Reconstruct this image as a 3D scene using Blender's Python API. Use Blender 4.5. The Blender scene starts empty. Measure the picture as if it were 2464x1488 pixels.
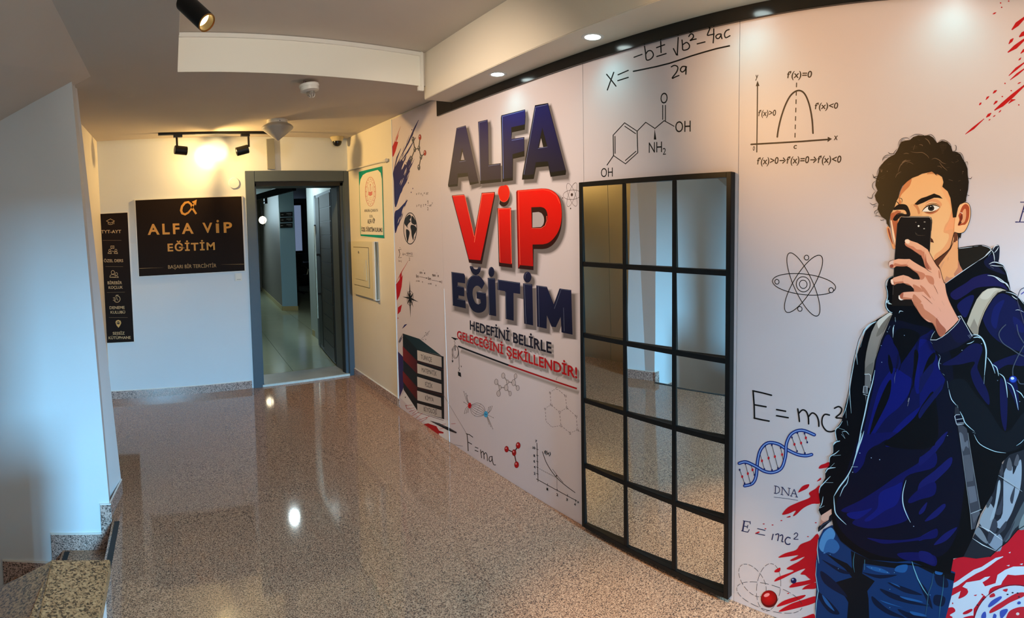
import bpy, bmesh, math, random
from mathutils import Vector, Matrix
from mathutils.geometry import tessellate_polygon
random.seed(7)
sc = bpy.context.scene
COL = sc.collection
PI = math.pi

# ------------------------------------------------------------ camera (wide panoramic lens)
FPX = 1314.38
CAM = Vector((0, -5.2422, 1.5363))
YAW, PITCH, ROLL = .712306, -.058883, -.016419
cy, sy = math.cos(YAW), math.sin(YAW)
fwd = Vector((sy*math.cos(PITCH), cy*math.cos(PITCH), math.sin(PITCH)))
rgt0 = Vector((cy, -sy, 0)); up0 = rgt0.cross(fwd)
cr, sr = math.cos(ROLL), math.sin(ROLL)
rgt = cr*rgt0 + sr*up0; upv = -sr*rgt0 + cr*up0
cd = bpy.data.cameras.new('camera'); cam = bpy.data.objects.new('camera', cd); COL.objects.link(cam)
M3 = Matrix((rgt, upv, -fwd)).transposed()
cam.matrix_world = Matrix.Translation(CAM) @ M3.to_4x4()
cd.type = 'PANO'; cd.panorama_type = 'CENTRAL_CYLINDRICAL'
cd.central_cylindrical_radius = 1.0
cd.central_cylindrical_range_u_min = -1232/FPX; cd.central_cylindrical_range_u_max = 1232/FPX
VOFF = -122.565
cd.central_cylindrical_range_v_max = (744+VOFF)/FPX; cd.central_cylindrical_range_v_min = (744+VOFF-1488)/FPX
cd.clip_start = .01; cd.clip_end = 100
sc.camera = cam
sc.cycles.max_bounces = 10; sc.cycles.diffuse_bounces = 5; sc.cycles.glossy_bounces = 5
sc.cycles.caustics_reflective = False; sc.cycles.caustics_refractive = False
sc.cycles.sample_clamp_indirect = 6

# ------------------------------------------------------------ colour management, world, daylight
vs = sc.view_settings
vs.view_transform = 'Standard'; vs.look = 'None'; vs.gamma = 1; vs.use_curve_mapping = False
vs.exposure = 0.1
w = bpy.data.worlds.new('world'); sc.world = w; w.use_nodes = True
w.node_tree.nodes['Background'].inputs[0].default_value = (.55, .72, 1, 1)
w.node_tree.nodes['Background'].inputs[1].default_value = .6

def light(name, kind, loc, power, color, target=None, size=None, size_y=None, spot=None, blend=.5, spread=None):
    l = bpy.data.lights.new(name, kind); l.energy = power; l.color = color
    if kind == 'AREA':
        l.shape = 'RECTANGLE' if size_y else 'DISK'; l.size = size or .1
        if size_y: l.size_y = size_y
        if spread: l.spread = spread
    elif kind == 'SPOT':
        l.spot_size = spot; l.spot_blend = blend; l.shadow_soft_size = size or .02
    else: l.shadow_soft_size = size or .05
    o = bpy.data.objects.new(name, l); o.location = loc; COL.objects.link(o)
    if target is not None:
        o.rotation_euler = (Vector(target)-Vector(loc)).to_track_quat('-Z', 'Y').to_euler()
    return o
WARM = (1, .62, .22); COOL = (.16, .92, 1)
# daylight through the glazed entrance behind the photographer
light('entrance_daylight', 'AREA', (.9, -9.2, 2.45), 1180, (.24, .64, 1), (.3, 0, 1.5), .8, 1.6)
# fill lights added over the landing, unseen behind the photographer
light('landing_fill', 'AREA', (.6, -5.75, 2.62), 13, (1, .72, .50), (.6, -5.6, 0), .7, .7)
light('recess_fill', 'POINT', (.6, -5.9, 2.42), 8, (1, .76, .54), size=.12)

# ------------------------------------------------------------ maths: picture pixel <-> room
def ray(u, v):
    th = (u-1232)/FPX; t = (744+VOFF-v)/FPX
    return math.sin(th)*rgt + t*upv + math.cos(th)*fwd
XR, WA = 2.3192, .0872           # mural wall: x = XR + WA*y
WN = Vector((-1, WA, 0)).normalized()       # normal into the room
class Plane:
    """a flat surface: n.p = d, n points to the viewer; a: along it, b: up it"""
    def __init__(s, n, p, a):
        s.n = Vector(n).normalized(); s.p = Vector(p); s.a = Vector(a).normalized(); s.b = Vector((0, 0, 1))
        if abs(s.n.z) > .9: s.b = s.n.cross(s.a)
    def hit(s, u, v):
        r = ray(u, v); k = (s.p-CAM).dot(s.n)/r.dot(s.n); return CAM + k*r
    def st(s, u, v):
        q = s.hit(u, v)-s.p; return q.dot(s.a), q.dot(s.b)
    def pos(s, x, y, off=0):
        return s.p + x*s.a + y*s.b + off*s.n
WALL_R = Plane(WN, (XR, 0, 0), (-WA, -1, 0))       # s grows towards the camera
WALL_B = Plane((0, -1, 0), (0, 0, 0), (1, 0, 0))
def wr(s, z, off=0): return WALL_R.pos(s, z, off)

# ------------------------------------------------------------ materials
def srgb(c):
    return tuple((x/255/12.92 if x/255 <= .04045 else ((x/255+.055)/1.055)**2.4) for x in c)
MATS = {}
def mat(name, col=(200,200,200), rough=.5, metal=0, spec=.5, bump=0, bscale=60, var=0, vscale=4, emis=None, es=1, coat=0, trans=0):
    if name in MATS: return MATS[name]
    m = bpy.data.materials.new(name); m.use_nodes = True; nt = m.node_tree; b = nt.nodes['Principled BSDF']
    c = srgb(col)
    b.inputs['Base Color'].default_value = (*c, 1); b.inputs['Roughness'].default_value = rough
    b.inputs['Metallic'].default_value = metal; b.inputs['Specular IOR Level'].default_value = spec
    b.inputs['Coat Weight'].default_value = coat; b.inputs['Transmission Weight'].default_value = trans
    tc = nt.nodes.new('ShaderNodeTexCoord')
    if var:
        n = nt.nodes.new('ShaderNodeTexNoise'); n.inputs['Scale'].default_value = vscale; n.inputs['Detail'].default_value = 4
        nt.links.new(tc.outputs['Object'], n.inputs['Vector'])
        r = nt.nodes.new('ShaderNodeMix'); r.data_type = 'RGBA'
        r.inputs['A'].default_value = (*[x*(1-var) for x in c], 1); r.inputs['B'].default_value = (*[min(1, x*(1+var*.5)) for x in c], 1)
        nt.links.new(n.outputs['Fac'], r.inputs['Factor']); nt.links.new(r.outputs['Result'], b.inputs['Base Color'])
    if bump:
        n = nt.nodes.new('ShaderNodeTexNoise'); n.inputs['Scale'].default_value = bscale; n.inputs['Detail'].default_value = 3
        nt.links.new(tc.outputs['Object'], n.inputs['Vector'])
        u = nt.nodes.new('ShaderNodeBump'); u.inputs['Strength'].default_value = bump; u.inputs['Distance'].default_value = .002
        nt.links.new(n.outputs['Fac'], u.inputs['Height']); nt.links.new(u.outputs['Normal'], b.inputs['Normal'])
    if emis:
        b.inputs['Emission Color'].default_value = (*srgb(emis), 1); b.inputs['Emission Strength'].default_value = es
    MATS[name] = m; return m
def granite(name, c0, c1, c2, rough, scale=95):
    m = bpy.data.materials.new(name); m.use_nodes = True; nt = m.node_tree; b = nt.nodes['Principled BSDF']; L = nt.links.new
    tc = nt.nodes.new('ShaderNodeTexCoord'); oi = nt.nodes.new('ShaderNodeObjectInfo')
    mp = nt.nodes.new('ShaderNodeMapping'); mp.inputs['Scale'].default_value = (1, 1, 1)
    sc_ = nt.nodes.new('ShaderNodeVectorMath'); sc_.operation = 'SCALE'; sc_.inputs[0].default_value = (13, 7, 3)
    L(oi.outputs['Random'], sc_.inputs['Scale']); L(sc_.outputs[0], mp.inputs['Location']); L(tc.outputs['Object'], mp.inputs['Vector'])
    n1 = nt.nodes.new('ShaderNodeTexNoise'); n1.inputs['Scale'].default_value = scale; n1.inputs['Detail'].default_value = 2.5; n1.inputs['Roughness'].default_value = .55; n1.inputs['Distortion'].default_value = .6
    n2 = nt.nodes.new('ShaderNodeTexNoise'); n2.inputs['Scale'].default_value = scale*.42; n2.inputs['Detail'].default_value = 2
    n3 = nt.nodes.new('ShaderNodeTexNoise'); n3.inputs['Scale'].default_value = 5; n3.inputs['Detail'].default_value = 2
    for n in (n1, n2, n3): L(mp.outputs[0], n.inputs['Vector'])
    r = nt.nodes.new('ShaderNodeValToRGB'); e = r.color_ramp.elements
    e[0].position = .405; e[0].color = (*srgb(c0), 1); e[1].position = .485; e[1].color = (*srgb(c1), 1)
    e2 = e.new(.445); e2.color = (*[(a*.6+b_*.4) for a, b_ in zip(srgb(c0), srgb(c1))], 1)
    e3 = e.new(.62); e3.color = (*srgb(c2), 1)
    L(n1.outputs['Fac'], r.inputs['Fac'])
    r2 = nt.nodes.new('ShaderNodeValToRGB'); r2.color_ramp.elements[0].position = .35; r2.color_ramp.elements[0].color = (.74, .72, .72, 1); r2.color_ramp.elements[1].position = .62; r2.color_ramp.elements[1].color = (1.0, 1, 1, 1)
    L(n2.outputs['Fac'], r2.inputs['Fac'])
    mx = nt.nodes.new('ShaderNodeMix'); mx.data_type = 'RGBA'; mx.blend_type = 'MULTIPLY'; mx.inputs['Factor'].default_value = 1
    L(r.outputs[0], mx.inputs['A']); L(r2.outputs[0], mx.inputs['B'])
    L(mx.outputs['Result'], b.inputs['Base Color'])
    b.inputs['Roughness'].default_value = rough
    MATS[name] = m; return m
GR_FLOOR = granite('granite_floor', (92, 74, 64), (184, 136, 106), (204, 164, 132), .055, 185)
GR_BASE = granite('granite_skirting', (84, 78, 76), (190, 160, 148), (215, 190, 178), .2, 150)
GR_CAP = granite('granite_parapet', (92, 74, 56), (172, 136, 96), (196, 160, 116), .3, 190)
PAINT = mat('wall_paint_cream', (226, 220, 206), .55, bump=.25, bscale=45, var=.04)
PAINT_B = mat('wall_paint_white', (216, 222, 226), .5, bump=.25, bscale=45, var=.03)
CEIL = mat('ceiling_paint', (206, 196, 184), .7, bump=.2, bscale=30, var=.04)
SOFF = mat('soffit_paint', (226, 215, 196), .6, bump=.1, var=.03)
BLACK = mat('black_metal', (9, 8, 8), .38, spec=.3)
BLACKG = mat('black_lacquer', (9, 8, 7), .18, spec=.5)
WHITEP = mat('white_plastic', (225, 222, 214), .35)
STEEL = mat('brushed_steel', (196, 184, 158), .34, 1, bump=.15, bscale=200)
DOORM = mat('grey_door_coating', (74, 86, 96), .42, bump=.3, bscale=300, var=.08)
DOORD = mat('grey_door_panel', (62, 57, 49), .5, spec=.3, bump=.2, bscale=200)
GASK = mat('black_gasket', (10, 9, 9), .5)

# ------------------------------------------------------------ mesh helpers
class MB:
    def __init__(s): s.v = []; s.f = []
    def quad(s, a, b, c, d):
        n = len(s.v); s.v += [tuple(a), tuple(b), tuple(c), tuple(d)]; s.f.append((n, n+1, n+2, n+3)); return s
    def hexa(s, p):      # p: 8 points, bottom ring then top ring (counter-clockwise from above)
        n = len(s.v); s.v += [tuple(q) for q in p]
        for f in ((3, 2, 1, 0), (4, 5, 6, 7), (0, 1, 5, 4), (1, 2, 6, 5), (2, 3, 7, 6), (3, 0, 4, 7)): s.f.append(tuple(n+i for i in f))
        return s
    def box(s, x0, x1, y0, y1, z0, z1):
        return s.hexa([(x0, y0, z0), (x1, y0, z0), (x1, y1, z0), (x0, y1, z0), (x0, y0, z1), (x1, y0, z1), (x1, y1, z1), (x0, y1, z1)])
    def onplane(s, pl, a0, a1, b0, b1, o0, o1):      # box on a Plane: along, up, out of it
        return s.hexa([pl.pos(a0, b0, o0), pl.pos(a1, b0, o0), pl.pos(a1, b0, o1), pl.pos(a0, b0, o1),
                       pl.pos(a0, b1, o0), pl.pos(a1, b1, o0), pl.pos(a1, b1, o1), pl.pos(a0, b1, o1)])
    def prism(s, ring, off):     # ring of points extruded by vector
        n = len(s.v); k = len(ring); off = Vector(off)
        s.v += [tuple(q) for q in ring] + [tuple(Vector(q)+off) for q in ring]
        s.f.append(tuple(n+i for i in range(k))); s.f.append(tuple(n+k+i for i in reversed(range(k))))
        for i in range(k): j = (i+1) % k; s.f.append((n+i, n+k+i, n+k+j, n+j))
        return s
    def tube(s, pts, r, k=10, caps=True):
        pts = [Vector(p) for p in pts]; rr = r if isinstance(r, (list, tuple)) else [r]*len(pts); n0 = len(s.v)
        ref = None
        for i, p in enumerate(pts):
            d = (pts[min(i+1, len(pts)-1)]-pts[max(i-1, 0)]).normalized()
            if ref is None: ref = d.orthogonal().normalized()
            x = (ref-d*ref.dot(d)).normalized(); ref = x; y = d.cross(x)
            for j in range(k):
                a = 2*PI*j/k; s.v.append(tuple(p+rr[i]*(math.cos(a)*x+math.sin(a)*y)))
        for i in range(len(pts)-1):
            for j in range(k):
                a = n0+i*k+j; b = n0+i*k+(j+1) % k; s.f.append((a, b, b+k, a+k))
        if caps: s.f.append(tuple(n0+j for j in reversed(range(k)))); s.f.append(tuple(n0+(len(pts)-1)*k+j for j in range(k)))
        return s
    def lathe(s, c, axis, prof, k=28):     # prof: (radius, height along axis)
        c = Vector(c); ax = Vector(axis).normalized(); x = ax.orthogonal().normalized(); y = ax.cross(x); n0 = len(s.v)
        for r, h in prof:
            for j in range(k):
                a = 2*PI*j/k; s.v.append(tuple(c+ax*h+max(r, 1e-5)*(math.cos(a)*x+math.sin(a)*y)))
        for i in range(len(prof)-1):
            for j in range(k):
                a = n0+i*k+j; b = n0+i*k+(j+1) % k; s.f.append((a, b, b+k, a+k))
        return s
    def build(s, name, m, parent=None, smooth=False, bevel=0):
        me = bpy.data.meshes.new(name); me.from_pydata(s.v, [], s.f); me.update()
        bm = bmesh.new(); bm.from_mesh(me); bmesh.ops.recalc_face_normals(bm, faces=bm.faces)
        if bevel: bmesh.ops.bevel(bm, geom=list(bm.edges), offset=bevel, segments=2, affect='EDGES', clamp_overlap=True)
        bm.to_mesh(me); bm.free()
        if smooth:
            me.shade_smooth()
            me.set_sharp_from_angle(angle=math.radians(35))
        me.materials.append(m)
        o = bpy.data.objects.new(name, me); COL.objects.link(o)
        if parent: o.parent = parent; o.matrix_parent_inverse = Matrix.Translation(-Vector(parent.location)) if parent.type == 'EMPTY' else Matrix()
        return o
def thing(name, label, cat, loc=(0, 0, 0), group=None):
    o = bpy.data.objects.new(name, None); o.empty_display_size = .05; o.location = loc; COL.objects.link(o)
    tag(o, label, cat, group); return o
def tag(o, label, cat, group=None):
    o['label'] = label; o['category'] = cat
    if group: o['group'] = group
    return o
def struct(o): o['kind'] = 'structure'; return o
def sempty(name, loc=(0, 0, 0)):
    o = bpy.data.objects.new(name, None); o.empty_display_size = .05; o.location = loc; COL.objects.link(o); o['kind'] = 'structure'; return o

# ------------------------------------------------------------ flat print: coloured outlines lying on a surface
pm = bpy.data.materials.new('printed_vinyl'); pm.use_nodes = True
_b = pm.node_tree.nodes['Principled BSDF']; _a = pm.node_tree.nodes.new('ShaderNodeVertexColor'); _a.layer_name = 'print'
pm.node_tree.links.new(_a.outputs['Color'], _b.inputs['Base Color']); _b.inputs['Roughness'].default_value = .42; _b.inputs['Specular IOR Level'].default_value = .16
BG = (212, 200, 204)     # the mural's own pale ground
def lerp(a, b, t): return tuple(x+(y-x)*t for x, y in zip(a, b))
def P(txt):
    return [tuple(float(q) for q in p.split(',')) for p in txt.split()]
def smoothc(pts, closed=True, n=4):
    if len(pts) < 3: return pts
    out = []; k = len(pts)
    for i in range(k if closed else k-1):
        p0 = pts[(i-1) % k] if closed or i > 0 else pts[0]; p1 = pts[i]; p2 = pts[(i+1) % k]
        p3 = pts[(i+2) % k] if closed or i+2 < k else pts[-1]
        for j in range(n):
            t = j/n; t2 = t*t; t3 = t2*t
            out.append(tuple(.5*(2*p1[q]+(p2[q]-p0[q])*t+(2*p0[q]-5*p1[q]+4*p2[q]-p3[q])*t2+(3*p1[q]-p0[q]-3*p2[q]+p3[q])*t3) for q in range(2)))
    if not closed: out.append(pts[-1])
    return out
_font = {}
def glyphs(txt, bold=0.0, shear=0.0, space=1.0):
    key = (txt, bold, shear, space)
    if key in _font: return _font[key]
    cu = bpy.data.curves.new('t', 'FONT'); cu.body = txt; cu.size = 1; cu.offset = bold; cu.shear = shear; cu.resolution_u = 3; cu.space_character = space
    cu.fill_mode = 'FRONT'
    ob = bpy.data.objects.new('t', cu); COL.objects.link(ob)
    dg = bpy.context.evaluated_depsgraph_get(); me = ob.evaluated_get(dg).to_mesh()
    vs_ = [(v.co.x, v.co.y) for v in me.vertices]; fs = [tuple(p.vertices) for p in me.polygons]
    ob.evaluated_get(dg).to_mesh_clear(); bpy.data.objects.remove(ob); bpy.data.curves.remove(cu)
    _font[key] = (vs_, fs); return _font[key]
_H = glyphs('H'); CAPH = max(v[1] for v in _H[0])
class Art:
    """one printed part: flat outlines laid on a Plane a few hundredths of a millimetre apart, painter's order by layer"""
    STEP = .00006
    def __init__(s, pl, base=.0065, tf=(0, 0, 1)):
        s.pl = pl; s.base = base; s.v = []; s.f = []; s.c = []; s.lay = 0; s.cnt = {}; s.tf = tf; s.local = False
    def T(s, ox, oy, k): s.tf = (ox, oy, k); s.local = False; return s
    def map(s, p):
        if s.local: return p
        return s.pl.st(s.tf[0]+p[0]/s.tf[2], s.tf[1]+p[1]/s.tf[2])
    def _add(s, st, faces, cols, lay):
        n = len(s.v); k_ = s.cnt.get(lay, 0); s.cnt[lay] = k_+1; o = s.base+lay*s.STEP+(k_ % 9)*6e-6
        s.v += [tuple(s.pl.pos(a, b, o)) for a, b in st]; s.c += cols
        s.f += [tuple(n+i for i in f) for f in faces]
    def poly(s, pts, col, lay=None, smooth=False, col2=None, holes=(), axis=1, sub=None):
        if isinstance(pts, str): pts = P(pts)
        if smooth: pts = smoothc(pts, True, 4)
        loops = [pts]+[P(h) if isinstance(h, str) else h for h in holes]
        lp = []
        for L_ in loops:       # split long edges so that they bend with the lens mapping
            o = []
            for i, p in enumerate(L_):
                q = L_[(i+1) % len(L_)]; d = math.hypot(q[0]-p[0], q[1]-p[1])/(s.tf[2] if not s.local else .001)
                k = max(1, int(d/(sub or 40)))
                o += [(p[0]+(q[0]-p[0])*j/k, p[1]+(q[1]-p[1])*j/k) for j in range(k)]
            lp.append(o)
        tri = tessellate_polygon([[Vector((p[0], p[1], 0)) for p in o] for o in lp])
        flat = [p for o in lp for p in o]
        if col2:
            lo = min(p[axis] for p in flat); hi = max(p[axis] for p in flat)
            cols = [lerp(col, col2, (p[axis]-lo)/(hi-lo+1e-9)) for p in flat]
        else: cols = [col]*len(flat)
        if lay is None: s.lay += 1; lay = s.lay
        s._add([s.map(p) for p in flat], tri, cols, lay); return s
    def stroke(s, pts, w, col, lay=None, taper=False, smooth=False, closed=False, col2=None, caps=True):
        if isinstance(pts, str): pts = P(pts)
        if smooth: pts = smoothc(pts, closed, 4)
        if closed: pts = pts+[pts[0]]
        if lay is None: s.lay += 1; lay = s.lay
        n = len(pts); st = []; cols = []; faces = []
        for i, p in enumerate(pts):
            a = pts[max(i-1, 0)]; b = pts[min(i+1, n-1)]
            if closed and i in (0, n-1): a = pts[-2]; b = pts[1]
            dx, dy = b[0]-a[0], b[1]-a[1]; L_ = math.hypot(dx, dy) or 1
            t = i/(n-1)
            ww = w[i] if isinstance(w, list) else w
            if taper == True: ww = ww*math.sin(PI*min(max(t, .03), .97))**.6
            elif taper == 'end': ww = ww*max(.08, 1-t)
            elif taper == 'start': ww = ww*max(.08, t)
            nx, ny = -dy/L_*ww/2, dx/L_*ww/2
            c = lerp(col, col2, t) if col2 else col
            if n > 2 and 0 < i < n-1:     # mitre
                d1 = (p[0]-a[0], p[1]-a[1]); l1 = math.hypot(*d1) or 1
                cs = (d1[0]*dx+d1[1]*dy)/(l1*L_); mfac = 1/max(.5, cs); nx *= mfac; ny *= mfac
            st += [s.map((p[0]+nx, p[1]+ny)), s.map((p[0]-nx, p[1]-ny))]; cols += [c, c]
            if i: faces.append((2*i-2, 2*i, 2*i+1, 2*i-1))
        s._add(st, faces, cols, lay)
        if caps and not taper and not closed and not isinstance(w, list):
            for p in (pts[0], pts[-1]): s.dot(p[0], p[1], w/2, w/2, col, lay=lay, k=8)
        return s
    def lines(s, segs, w, col, lay=None, **k):      # several strokes 'a;b;c'
        if lay is None: s.lay += 1; lay = s.lay
        for q in segs.split(';'): s.stroke(q.strip(), w, col, lay=lay, **k)
        return s
    def dot(s, x, y, rx, ry, col, lay=None, k=16, rot=0, col2=None):
        if lay is None: s.lay += 1; lay = s.lay
        c_, s_ = math.cos(rot), math.sin(rot)
        pts = [(x, y)]+[(x+rx*math.cos(2*PI*i/k)*c_-ry*math.sin(2*PI*i/k)*s_, y+rx*math.cos(2*PI*i/k)*s_+ry*math.sin(2*PI*i/k)*c_) for i in range(k)]
        s._add([s.map(p) for p in pts], [(0, 1+i, 1+(i+1) % k) for i in range(k)], [col]+[col2 or col]*k, lay); return s
    def ring(s, x, y, rx, ry, w, col, lay=None, rot=0, k=32, a0=0, a1=2*PI, dash=0):
        if lay is None: s.lay += 1; lay = s.lay
        c_, s_ = math.cos(rot), math.sin(rot)
        pts = []
        for i in range(k+1):
            a = a0+(a1-a0)*i/k; p = (rx*math.cos(a), ry*math.sin(a)); pts.append((x+p[0]*c_-p[1]*s_, y+p[0]*s_+p[1]*c_))
        if dash:
            for i in range(0, k-dash+1, dash+1): s.stroke(pts[i:i+dash+1], w, col, lay=lay, caps=False)
        else: s.stroke(pts, w, col, lay=lay, caps=False)
        return s
    def text(s, txt, bl, br, tl, col, bold=0, shear=0, lay=None, space=1.0, shadow=None):
        """bl, br: baseline ends; tl: cap top above bl (picture pixels under the current transform)"""
        vs_, fs = glyphs(txt, bold, shear, space)
        x0 = min(v[0] for v in vs_); x1 = max(v[0] for v in vs_)
        B = s.map(bl); R_ = s.map(br); T_ = s.map(tl)
        ex = ((R_[0]-B[0])/(x1-x0), (R_[1]-B[1])/(x1-x0)); ey = (0, (T_[1]-B[1])/CAPH)
        st = [(B[0]+(x-x0)*ex[0]+y*ey[0], B[1]+(x-x0)*ex[1]+y*ey[1]) for x, y in vs_]
        if lay is None: s.lay += 1; lay = s.lay
        s._add(st, fs, [col]*len(st), lay); return s
    def build(s, name, parent=None, m=None):
        me = bpy.data.meshes.new(name); me.from_pydata(s.v, [], s.f); me.update()
        at = me.color_attributes.new('print', 'FLOAT_COLOR', 'POINT')
        flat = []
        for c in s.c: q = srgb([max(0, min(255, x)) for x in c]); flat += [q[0], q[1], q[2], 1]
        at.data.foreach_set('color', flat)
        # all faces look into the room
        bm = bmesh.new(); bm.from_mesh(me)
        for f in bm.faces:
            f.normal_update()
            if f.normal.dot(s.pl.n) < 0: f.normal_flip()
        bm.to_mesh(me); bm.free()
        me.materials.append(m or pm)
        o = bpy.data.objects.new(name, me); COL.objects.link(o)
        if parent: o.parent = parent; o.matrix_parent_inverse = Matrix.Translation(-Vector(parent.location)) if parent.type == 'EMPTY' else Matrix()
        return o
# ============================================================ SETTING
H1, H2, HS = 2.444, 2.656, 2.365
def lx(x0, y, k=.09): return x0+k*(y+2.28)      # lines parallel to the mural wall
def hz(y): return H1 if y < -1.9 else H1+(y+1.9)*.0215     # the low ceiling rises slightly towards the door
YE = -7.9                                        # wall behind the photographer
# --- floor of granite slabs
floor_o = MB().box(-.62, 2.4, -8.2, .06, -.06, -.012).build('floor', mat('mortar', (84, 76, 70), .8), None); struct(floor_o)
# trim the sub-floor along the stair opening: rebuilt as a prism
me = floor_o.data; me.clear_geometry()
b_ = MB().prism([(lx(-.13, -8.2), -8.2, -.06), (2.5, -8.2, -.06), (2.5, .06, -.06), (-.7, .06, -.06), (-.7, -2.0, -.06), (-.2, -2.0, -.06), (-.2, -2.27, -.06), (lx(-.13, -2.28), -2.27, -.06)], (0, 0, .05))
me.from_pydata(b_.v, [], b_.f); me.update()
def clip_poly(poly, a, b, c):     # keep a*x+b*y<=c
    out = []
    for i, p in enumerate(poly):
        q = poly[(i+1) % len(poly)]; fp = a*p[0]+b*p[1]-c; fq = a*q[0]+b*q[1]-c
        if fp <= 0: out.append(p)
        if fp*fq < 0: t = fp/(fp-fq); out.append((p[0]+(q[0]-p[0])*t, p[1]+(q[1]-p[1])*t))
    return out
ux = Vector((1, -.09)).normalized(); uy = Vector((.09, 1)).normalized()
TW, TL = .424, .80
def slab(poly, parent, name='tile', z=0, m=None, th=.012):
    if len(poly) < 3: return
    a = abs(sum(poly[i][0]*poly[(i+1) % len(poly)][1]-poly[(i+1) % len(poly)][0]*poly[i][1] for i in range(len(poly))))/2
    if a < .002: return
    MB().prism([(x, y, z-th) for x, y in poly], (0, 0, th)).build(name, m or GR_FLOOR, parent)
ox, oy = .405, 0.0
G = .0005
for i in range(-4, 7):
    for j in range(-11, 2):
        c = Vector((ox, oy))+ux*(i*TW)+uy*(j*TL+(.33 if i % 2 else 0))
        q = [c+ux*G+uy*G, c+ux*(TW-G)+uy*G, c+ux*(TW-G)+uy*(TL-G), c+ux*G+uy*(TL-G)]
        q = [(p.x, p.y) for p in q]
        q = clip_poly(q, 0, 1, .055); q = clip_poly(q, 0, -1, 7.9) if q else q
        if q: q = clip_poly(q, 1, -WA, XR+.02)
        left = [p for p in q]
        if q and min(p[1] for p in q) < -2.28:
            up_ = clip_poly(q, 0, -1, 2.275); dn = clip_poly(q, 0, 1, -2.275)
            mid = clip_poly(up_, 0, 1, -1.99) if up_ else []; mid = clip_poly(mid, -1, .16, .14-.16*2.28) if mid else []
            slab(mid, floor_o)
            up_ = clip_poly(up_, 0, -1, 1.99) if up_ else []
            up_ = clip_poly(up_, -1, 0, .55) if up_ else []
            dn = clip_poly(dn, -1, .09, .13+.0-.09*2.28+.0) if dn else []
            # edge of the landing: x >= lx(-.13, y)
            for z_ in (up_, dn): slab(z_, floor_o)
        elif q and min(p[1] for p in q) < -1.99:
            mid = clip_poly(q, 0, 1, -1.99); mid = clip_poly(mid, -1, .16, .14-.16*2.28) if mid else []
            slab(mid, floor_o); q = clip_poly(q, 0, -1, 1.99); slab(clip_poly(q, -1, 0, .55) if q else [], floor_o)
        elif q:
            q = clip_poly(q, -1, 0, .68); slab(q, floor_o)
# --- ceilings
def prism_z(poly, z0, z1): return MB().prism([(x, y, z0) for x, y in poly], (0, 0, z1-z0))
cb = MB()
yb = -2.215
def cz(x, y): return (x, y, hz(y))
for (a, b) in (((-.75, 0.1), -1.9), ((-.75, -1.9), yb)):
    y0, y1 = a[1], b
    cb.quad(cz(-.75, y0), cz(2.5, y0), cz(2.5, y1), cz(-.75, y1))
    cb.quad((-.75, y0, 2.8), (2.5, y0, 2.8), (2.5, y1, 2.8), (-.75, y1, 2.8))
cb.hexa([(lx(-.135, yb), yb, H1), (lx(.345, yb), yb, H1), (lx(.345, YE), YE, H1), (lx(-.135, YE), YE, H1),
         (lx(-.135, yb), yb, 2.8), (lx(.345, yb), yb, 2.8), (lx(.345, YE), YE, 2.8), (lx(-.135, YE), YE, 2.8)])
# upright face of the recess at the back
cb.hexa([(lx(.345, yb), yb, H1+.004), (2.3, yb, H1+.004), (2.3, yb+.03, H1+.004), (lx(.345, yb), yb+.03, H1+.004),
         (lx(.345, yb), yb, 2.8), (2.3, yb, 2.8), (2.3, yb+.03, 2.8), (lx(.345, yb), yb+.03, 2.8)])
cb.hexa([(lx(.2, yb), yb+.02, H2), (2.4, yb+.02, H2), (2.4, YE, H2), (lx(.2, YE), YE, H2),
         (lx(.2, yb), yb+.02, 2.8), (2.4, yb+.02, 2.8), (2.4, YE, 2.8), (lx(.2, YE), YE, 2.8)])
# sloping underside of the upper flight, over the stair
x0, x1 = -.135, -2.6; zs = lambda x: H1-.43*(-.135-x)
cb.hexa([(x1, -2.2, zs(x1)), (lx(x0, -2.2), -2.2, H1), (lx(x0, YE), YE, H1), (x1, YE, zs(x1)),
         (x1, -2.2, 2.8), (lx(x0, -2.2), -2.2, 2.8), (lx(x0, YE), YE, 2.8), (x1, YE, 2.8)])
struct(cb.build('ceiling', CEIL))
struct(MB().box(lx(.345, yb)+.001, 1.88, yb-.004, yb+.002, H1-.001, H2).build('ceiling_step', mat('step_paint', (232, 228, 216), .5, bump=.2)))
# --- dropped soffit along the mural wall with the recessed lamps
s0, s1 = 2.225, 7.4
o_in, = (.0,)
def wrp(s, o, z): return wr(s, z, o)
sb = MB().hexa([wrp(s0, .0, HS), wrp(s1, .0, HS), wrp(s1, .262, HS), wrp(s0, .222, HS),
                wrp(s0, .0, 2.7), wrp(s1, .0, 2.7), wrp(s1, .262, 2.7), wrp(s0, .222, 2.7)])
struct(sb.build('ceiling_soffit', SOFF, bevel=.003))
# --- walls
wb = MB()
DX0, DX1, DZ = 1.30, 2.275, 2.06
wb.box(-.75, DX0, 0, .12, -.06, 2.75); wb.box(DX1, 2.5, 0, .12, -.06, 2.75); wb.box(DX0, DX1, 0, .12, DZ, 2.75)
struct(wb.build('wall_back', PAINT_B))
# shallow grey strip above the door
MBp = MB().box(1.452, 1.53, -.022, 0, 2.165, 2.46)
struct(MBp.build('trim_1', mat('grey_strip', (128, 130, 128), .6)))
WP = MB().onplane(WALL_R, -.12, 7.95, -.06, 2.75, -.12, 0)
struct(WP.build('wall_right', PAINT))
# pillar and the wall over the stair (left)
pb = MB().hexa([(-.72, -2.28, -1.6), (-.083, -2.28, -1.6), (.02, -1.985, -1.6), (-.72, -1.985, -1.6),
                (-.72, -2.28, 2.8), (-.243, -2.28, 2.8), (-.242, -1.985, 2.8), (-.72, -1.985, 2.8)])
pb.box(-3.0, -.72, -2.28, -1.985, -2.2, 2.8)
struct(pb.build('wall_left', PAINT_B))
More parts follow.
